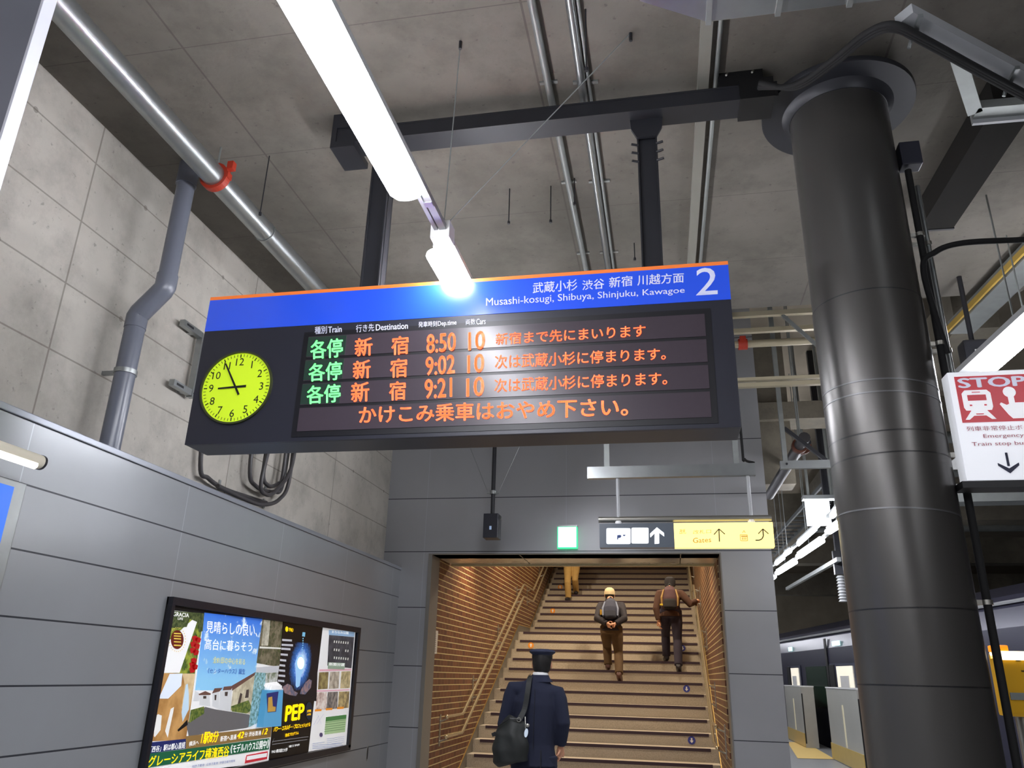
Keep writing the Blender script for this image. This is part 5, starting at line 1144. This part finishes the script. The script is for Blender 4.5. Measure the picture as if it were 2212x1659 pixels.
def person(label, J, fwd, mats, hands, lean, hair=None, group=None):
    """J: dict of joints in metres; one continuous skin body plus clothing children"""
    global FWD
    f = Vector(fwd); FWD = f; r_ = f.cross(Vector((0, 0, 1)))
    hip = (Vector(J['hipL'])+Vector(J['hipR']))/2
    t = thing('person', label, 'person', (hip.x, hip.y, min(J['ankL'][2], J['ankR'][2])-.08), group)
    chest, neck, hd = Vector(J['chest']), Vector(J['neck']), Vector(J['head'])
    mb = MB(); tubeY(mb, [hip-Vector((0, 0, .06)), hip+Vector((0, 0, .08)), hip.lerp(chest, .5), chest, neck-Vector((0, 0, .05))], [(.15, .10), (.15, .10), (.13, .09), (.165, .105), (.09, .07)])
    limb(mb, [neck-(hd-neck)*.3, neck.lerp(hd, .8)], [.056, .052])
    head(mb, hd, f)
    for s_ in 'LR':
        sh, el, wr = Vector(J['sh'+s_]), Vector(J['el'+s_]), Vector(J['wr'+s_])
        limb(mb, [chest.lerp(sh, .5), sh, sh.lerp(el, .5), el, el.lerp(wr, .35), wr], [.06, .055, .045, .038, .040, .025])
        h_ = hands[s_]; hand(mb, wr, h_[0], h_[1], 1 if s_ == 'R' else -1, h_[2])
        hp, kn, an = Vector(J['hip'+s_]), Vector(J['kn'+s_]), Vector(J['ank'+s_])
        limb(mb, [hp+Vector((0, 0, .05)), hp.lerp(kn, .3), kn, kn.lerp(an, .35), an], [.085, .078, .052, .054, .036])
        fd = Vector(J['ft'+s_]).normalized(); limb(mb, [an-fd*.05-Vector((0, 0, .035)), an+fd*.08-Vector((0, 0, .045)), an+fd*.17-Vector((0, 0, .055))], [.034, .036, .026])
    body = ob('body', remesh(mb, .0085, 2), 'skin', t)
    eyes(hd, f, body)
    # trousers
    mb = MB(); tubeY(mb, [hip-Vector((0, 0, .07)), hip+Vector((0, 0, .03)), hip+Vector((0, 0, .12))], [(.165, .125), (.172, .128), (.155, .115)])
    for s_ in 'LR':
        hp, kn, an = Vector(J['hip'+s_]), Vector(J['kn'+s_]), Vector(J['ank'+s_])
        limb(mb, [hp+Vector((0, 0, .05)), hp.lerp(kn, .35), hp.lerp(kn, .8), kn, kn.lerp(an, .3), kn.lerp(an, .8), an-Vector((0, 0, .012))], [.10, .098, .076, .072, .074, .066, .068])
    ob('trousers', remesh(mb, .011, 2), mats['trousers'], t)
    for s_ in 'LR':
        an = Vector(J['ank'+s_]); fd = Vector(J['ft'+s_]).normalized(); mb = MB()
        limb(mb, [an-fd*.062-Vector((0, 0, .028)), an-fd*.03-Vector((0, 0, .034)), an+fd*.07-Vector((0, 0, .045)), an+fd*.16-Vector((0, 0, .052)), an+fd*.20-Vector((0, 0, .056))], [.036, .046, .048, .044, .026])
        mb.ball(an-Vector((0, 0, .01)), (.046, .05, .045), 12)
        ob('shoe', remesh(mb, .009, 2), mats['shoe'], t)
    # jacket
    mb = MB(); ln = J.get('hem', .12); w0 = J.get('wide', 1.0)
    base = hip-Vector((0, 0, ln)); axis = (chest-hip)
    tubeY(mb, [base, base.lerp(hip, .6), hip+axis*.30, hip+axis*.62, chest, chest+(neck-chest)*.45, chest+(neck-chest)*.78, neck-Vector((0, 0, .012))],
          [(.200*w0, .150), (.190*w0, .145), (.165*w0, .125), (.178*w0, .135), (.188*w0, .138), (.160*w0, .118), (.100*w0, .088), (.066, .066)])
    for s_ in 'LR':
        sh, el, wr = Vector(J['sh'+s_]), Vector(J['el'+s_]), Vector(J['wr'+s_])
        limb(mb, [chest.lerp(neck, .5).lerp(sh, .35), chest.lerp(neck, .35).lerp(sh, .75), sh, sh.lerp(el, .2), sh.lerp(el, .5), el, el.lerp(wr, .5), wr-(wr-el).normalized()*.012], [.066, .068, .068, .070, .066, .060, .053, .046])
    jk = ob('jacket', remesh(mb, .0105, 2), mats['jacket'], t)
    return t, body, jk
def cloth(name, a, var=.16): return pm(name, a, .88, 0, var, 16, .18)
# --- the uniformed man in front of the stairs
Y0 = 7.0
J = dict(hipL=(-1.235, Y0, .90), hipR=(-1.045, Y0, .90), knL=(-1.235, Y0+.03, .49), knR=(-1.04, Y0+.02, .49), ankL=(-1.24, Y0-.02, .095), ankR=(-1.04, Y0-.01, .095),
         ftL=(-.12, 1, 0), ftR=(.12, 1, 0), chest=(-1.135, Y0+.01, 1.34), neck=(-1.095, Y0+.015, 1.575), head=(-1.085, Y0+.035, 1.655),
         shL=(-1.325, Y0, 1.455), shR=(-.945, Y0+.01, 1.425), elL=(-1.395, Y0-.01, 1.17), elR=(-.895, Y0-.02, 1.20), wrL=(-1.37, Y0+.08, .98), wrR=(-.925, Y0+.05, 1.02), hem=.03, wide=1.0)
of, obody, jk = person('person in navy uniform suit and peaked cap standing before the stairs, seen from behind', J, (0, 1, 0),
                   dict(trousers='cloth_navy', shoe=pm('black_leather', (18, 18, 20), .3), jacket='cloth_navy'),
                   dict(L=((-.05, .15, -1), (1, 0, .1), .45), R=((-.05, .12, -1), (-1, 0, .1), .45)), 0)
hx, hy, hz = J['head']
hr = MB(); hr.loft([(hx, hy-.022, hz-.075, .050, .045), (hx, hy-.020, hz-.05, .070, .066), (hx, hy-.012, hz, .081, .088), (hx, hy-.01, hz+.05, .082, .094), (hx, hy-.01, hz+.075, .078, .09)], 28)
ob('hair', hr, 'hair', of, True)
cp_ = MB(); cp_.loft([(hx, hy, hz+.045, .086, .098), (hx, hy, hz+.078, .087, .099), (hx, hy+.004, hz+.084, .096, .108), (hx, hy+.006, hz+.092, .108, .122), (hx, hy+.006, hz+.102, .114, .126), (hx, hy+.004, hz+.115, .102, .116), (hx, hy, hz+.124, .06, .07)], 36)
capo = ob('cap', cp_, pm('navy_cap_cloth', (36, 42, 66), .8, 0, .1, 20), of, True)
ob('cap_band', MB().loft([(hx, hy, hz+.046, .088, .100), (hx, hy, hz+.074, .0885, .1005)], 36), 'black', capo, True)
ob('peak', MB().poly([(hx+.075*math.cos(a), hy+.06+.085*math.sin(a), hz+.046-.022*math.sin(a)) for a in [i*math.pi/12 for i in range(13)]], .006, (0, 0, -1)), 'black', capo)
nx, ny, nz = J['neck']
ob('shirt_collar', MB().loft([(nx, ny, nz-.018, .070, .070), (nx, ny, nz+.012, .064, .064), (nx, ny, nz+.016, .058, .058)], 28), 'white', of, True)
ob('jacket_collar', MB().loft([(nx-.003, ny-.003, nz-.062, .112, .092), (nx-.001, ny-.002, nz-.03, .082, .078), (nx, ny, nz-.006, .070, .071)], 28), 'cloth_navy', of, True)
ob('vent_seam', MB().bar((-1.06, Y0-.152, .868), (-1.06, Y0-.147, 1.0), .006, .006), 'black', of)
ob('back_seam', MB().bar((-1.125, Y0-.146, 1.0), (-1.118, Y0-.134, 1.46), .003, .003), 'black', of)
# shoulder bag
bag = thing('shoulder_bag', 'black duffel bag hanging behind the uniformed man on a long strap', 'bag', (-1.29, 6.78, .89))
mb = MB(); bx_ = -1.295
tubeY(mb, [(bx_+.005, 6.77, .895), (bx_, 6.77, .91), (bx_+.0, 6.77, .99), (bx_+.005, 6.775, 1.10), (bx_+.03, 6.785, 1.20), (bx_+.045, 6.79, 1.235)], [(.10, .05), (.145, .09), (.150, .105), (.135, .10), (.10, .06), (.07, .03)])
k_ = remesh(mb, .012, 3)
for v in k_.b.verts: v.co += Vector((math.sin(v.co.z*42+v.co.x*9), math.sin(v.co.x*38+v.co.z*13), 0))*.006
ob('bag_body', k_, pm('black_nylon', (26, 29, 28), .6, 0, .2, 20, .2), bag, True)
ob('zip', MB().tube([(bx_-.10, 6.72, 1.17), (bx_, 6.715, 1.232), (bx_+.08, 6.73, 1.225)], .005, 6), 'black', bag)
sp_ = bez([(bx_+.07, 6.745, 1.22), (-1.195, 6.815, 1.30), (-1.175, 6.832, 1.42), (-1.170, 6.868, 1.505), (-1.175, 6.97, 1.555), (-1.19, 7.08, 1.515), (-1.23, 7.17, 1.38), (-1.30, 7.13, 1.16), (-1.36, 6.98, 1.10), (-1.37, 6.83, 1.12)], 6)
mb = MB()
for p, q_ in zip(sp_, sp_[1:]): mb.bar(p, q_+(q_-p)*.15, .042, .006, (0, -1, .3))
ob('strap', mb, pm('black_webbing', (34, 36, 36), .7), bag)
ob('strap_ring', MB().ring((bx_+.07, 6.735, 1.225), .012, .018, (0, 1, 0), .006), 'steel_satin', bag)
ob('side_tab', MB().poly([(-1.42, 6.74, 1.13), (-1.45, 6.74, 1.115), (-1.44, 6.74, 1.09), (-1.40, 6.74, 1.10)], .01, (0, 1, 0)), 'black', bag)
tg = onY(1137, 1583, 6.66); c = Vector((tg.x, 6.655, tg.z))
kt = thing('key_tag', 'white oval tag hanging from the black duffel bag', 'tag', c)
ob('tag', MB().loft([(0, 0, 0, .013, .022), (0, 0, .005, .013, .022)], 20), pm('pale_blue_tag', (222, 236, 250), .3, 0, .02, 4, 0, .1), kt)
tgo = kids(kt)[0]; tgo.data.transform(Matrix.Translation(c) @ Matrix.Rotation(math.radians(8), 4, 'Y') @ Matrix.Rotation(math.pi/2, 4, 'X') @ Matrix.Diagonal((1.15, 1.5, 1, 1)))
ob('ring', MB().tube([c+Vector((-.006, 0, .03)), c+Vector((-.012, .02, .07)), c+Vector((-.02, .05, .115))], .004, 6).ball(c+Vector((.008, .0, .055)), (.018, .008, .014)), 'steel_satin', kt)

# --- climber with pale cap, bent forward, hands clasped behind
def stepz(k): return nose(k)[1]
def stepy(k, o_=.16): return nose(k)[0]+o_
xa = -.93
J = dict(hipL=(xa-.085, 13.42, 2.30), hipR=(xa+.085, 13.42, 2.30), knL=(xa-.09, 13.66, 2.04), knR=(xa+.11, 13.44, 1.92),
         ankL=(xa-.075, stepy(7, .10), stepz(7)+.095), ankR=(xa+.125, stepy(6, .02), stepz(6)+.12), ftL=(-.1, 1, 0), ftR=(.05, 1, -.35),
         chest=(xa+.0, 13.60, 2.62), neck=(xa-.03, 13.74, 2.80), head=(xa-.045, 13.83, 2.885),
         shL=(xa-.185, 13.66, 2.70), shR=(xa+.165, 13.66, 2.70), elL=(xa-.225, 13.40, 2.47), elR=(xa+.215, 13.40, 2.47), wrL=(xa-.04, 13.235, 2.38), wrR=(xa+.07, 13.235, 2.38), hem=.02, wide=.86)
pa, _, _ = person('person in a pale cap and dark jacket climbing mid stairs with hands clasped behind', J, (0, 1, 0),
               dict(trousers=cloth('olive_brown_trousers', (84, 62, 36)), shoe=pm('brown_shoe', (82, 48, 38), .5), jacket=cloth('dark_brown_jacket', (38, 32, 38))),
               dict(L=((1, -.1, -.25), (0, -1, 0), .5), R=((-1, -.25, -.25), (0, 1, 0), .6)), 1)
h_ = Vector(J['head'])
ob('cap', MB().loft([(h_.x, h_.y, h_.z+.01, .090, .104), (h_.x, h_.y, h_.z+.05, .092, .106), (h_.x, h_.y, h_.z+.10, .078, .088), (h_.x, h_.y, h_.z+.128, .04, .045)], 24), pm('cream_cap', (206, 186, 146), .8), pa, True)
ob('hair', MB().loft([(h_.x, h_.y-.02, h_.z-.07, .062, .06), (h_.x, h_.y-.015, h_.z-.02, .080, .088), (h_.x, h_.y-.01, h_.z+.02, .083, .094)], 24), 'hair', pa, True)
ob('scarf', MB().loft([(h_.x-.0, h_.y-.05, h_.z-.16, .085, .08), (h_.x, h_.y-.04, h_.z-.09, .078, .075), (h_.x, h_.y-.03, h_.z-.06, .07, .07)], 24), cloth('black_scarf', (34, 34, 44)), pa, True)
def backpack(label, c, top, w_, hgt, cols, lean):
    """soft backpack: main bag, front pocket, side pocket, straps"""
    c = Vector(c); t = thing('backpack', label, 'backpack', c)
    up = (Vector(top)-c).normalized(); mb = MB()
    tubeY(mb, [c, c+up*hgt*.08, c+up*hgt*.45, c+up*hgt*.8, c+up*hgt], [(w_*.36, .06), (w_*.48, .10), (w_*.5, .11), (w_*.40, .08), (w_*.2, .03)])
    ob('main_bag', remesh(mb, .011, 3), cols[0], t)
    o_ = Vector((0, -.085, -.02)); mb = MB()
    tubeY(mb, [c+o_+up*hgt*.06, c+o_+up*hgt*.14, c+o_+up*hgt*.42, c+o_+up*hgt*.55], [(w_*.28, .02), (w_*.38, .045), (w_*.36, .045), (w_*.25, .015)])
    ob('front_pocket', remesh(mb, .010, 3), cols[1], t)
    ob('top_loop', MB().tube(bez([c+up*hgt+Vector((-.03, 0, 0)), c+up*(hgt+.05), c+up*hgt+Vector((.03, 0, 0))]), .008, 6), 'black', t)
    for s_ in (-1, 1): ob('side_trim', MB().tube([c+up*hgt*.15+Vector((s_*w_*.44, -.07, 0)), c+up*hgt*.5+Vector((s_*w_*.46, -.08, 0)), c+up*hgt*.85+Vector((s_*w_*.34, -.06, 0))], [.012, .018, .012], 8), cols[2], t)
    return t
bk_ = backpack('dark grey-blue backpack with a yellow tag on the pale-capped climber', (xa+.0, 13.31, 2.46), (xa-.01, 13.58, 2.86), .27, .40, (cloth('slate_nylon', (50, 52, 68)), cloth('dark_nylon', (34, 36, 48)), pm('grey_blue_trim', (104, 112, 134), .6)), 0)
ob('yellow_tag', MB().box(xa-.165, 13.22, 2.52, xa-.135, 13.24, 2.60, .004), pm('yellow_tag_cloth', (220, 170, 50), .6), bk_)
# --- climber in brown at the right rail
xb = .04
J = dict(hipL=(xb-.085, 13.72, 2.62-.03), hipR=(xb+.085, 13.72, 2.59), knL=(xb-.10, 13.96, 2.24), knR=(xb+.09, 13.72, 2.15),
         ankL=(xb-.10, stepy(8, .10), stepz(8)+.095), ankR=(xb+.085, stepy(7, .03), stepz(7)+.11), ftL=(-.1, 1, 0), ftR=(.05, 1, -.3),
         chest=(xb+.0, 13.82, 2.86), neck=(xb+.005, 13.88, 3.03-.0), head=(xb+.01, 13.94, 3.085),
         shL=(xb-.175, 13.84, 2.92), shR=(xb+.185, 13.84, 2.92), elL=(xb-.235, 13.74, 2.66), elR=(xb+.33, 13.74, 2.74), wrL=(xb-.20, 13.72, 2.47), wrR=(xb+.425, 13.93, 2.815), hem=.05, wide=.90)
pb_, _, _ = person('person in a brown jacket and black hat climbing with a hand on the right rail', J, (0, 1, 0),
                dict(trousers=cloth('dark_indigo_trousers', (44, 36, 50)), shoe=pm('dark_shoe', (36, 30, 36), .5), jacket=cloth('brown_jacket', (70, 42, 26))),
                dict(L=((.0, .1, -1), (1, 0, 0), .5), R=((.25, .8, .25), (0, 0, -1), .9)), 1)
h_ = Vector(J['head'])
ob('hat', MB().loft([(h_.x, h_.y-.01, h_.z-.035, .088, .10), (h_.x, h_.y, h_.z+.05, .095, .108), (h_.x, h_.y, h_.z+.10, .080, .092), (h_.x, h_.y, h_.z+.122, .045, .05)], 24), cloth('black_wool_hat', (28, 24, 26)), pb_, True)
bk_ = backpack('brown backpack with dark base and yellow clip on the brown-jacketed climber', (xb-.01, 13.63, 2.64), (xb-.0, 13.72, 3.0), .29, .40, (cloth('maroon_nylon', (74, 48, 50)), cloth('black_base_nylon', (30, 26, 26)), pm('tan_trim', (150, 116, 60), .6)), 0)
ob('yellow_clip', MB().box(xb-.17, 13.50, 2.70, xb-.12, 13.52, 2.725, .004), pm('yellow_clip_plastic', (226, 200, 60), .5), bk_)
# --- person coming down, only legs show below the soffit
xc = -2.09
J = dict(hipL=(xc+.09, 17.86, 4.00), hipR=(xc-.09, 17.84, 4.0), knL=(xc+.07, 17.78, 3.60), knR=(xc-.08, 17.66, 3.52),
         ankL=(xc+.07, 18.02, stepz(17)+.095), ankR=(xc-.07, 17.72, stepz(16)+.095), ftL=(.1, -1, 0), ftR=(-.1, -1, -.05),
         chest=(xc, 17.84, 4.42), neck=(xc, 17.83, 4.65), head=(xc, 17.80, 4.74), shL=(xc+.18, 17.84, 4.54), shR=(xc-.18, 17.84, 4.54),
         elL=(xc+.22, 17.86, 4.26), elR=(xc-.22, 17.86, 4.26), wrL=(xc+.22, 17.76, 4.03), wrR=(xc-.22, 17.76, 4.03), hem=.06, wide=.9)
pc_, _, _ = person('person in beige trousers and dark shoes coming down, only the legs visible', J, (0, -1, 0),
                dict(trousers=cloth('beige_trousers', (196, 160, 96)), shoe=pm('dark_shoe', (36, 30, 36), .5), jacket=cloth('beige_jacket', (150, 130, 96))),
                dict(L=((0, -.1, -1), (-1, 0, 0), .5), R=((0, -.1, -1), (1, 0, 0), .5)), 1)
h_ = Vector(J['head'])
ob('hair', MB().loft([(h_.x, h_.y+.02, h_.z-.03, .078, .08), (h_.x, h_.y+.015, h_.z+.04, .082, .096), (h_.x, h_.y, h_.z+.10, .066, .08), (h_.x, h_.y, h_.z+.122, .03, .04)], 24), 'hair', pc_, True)
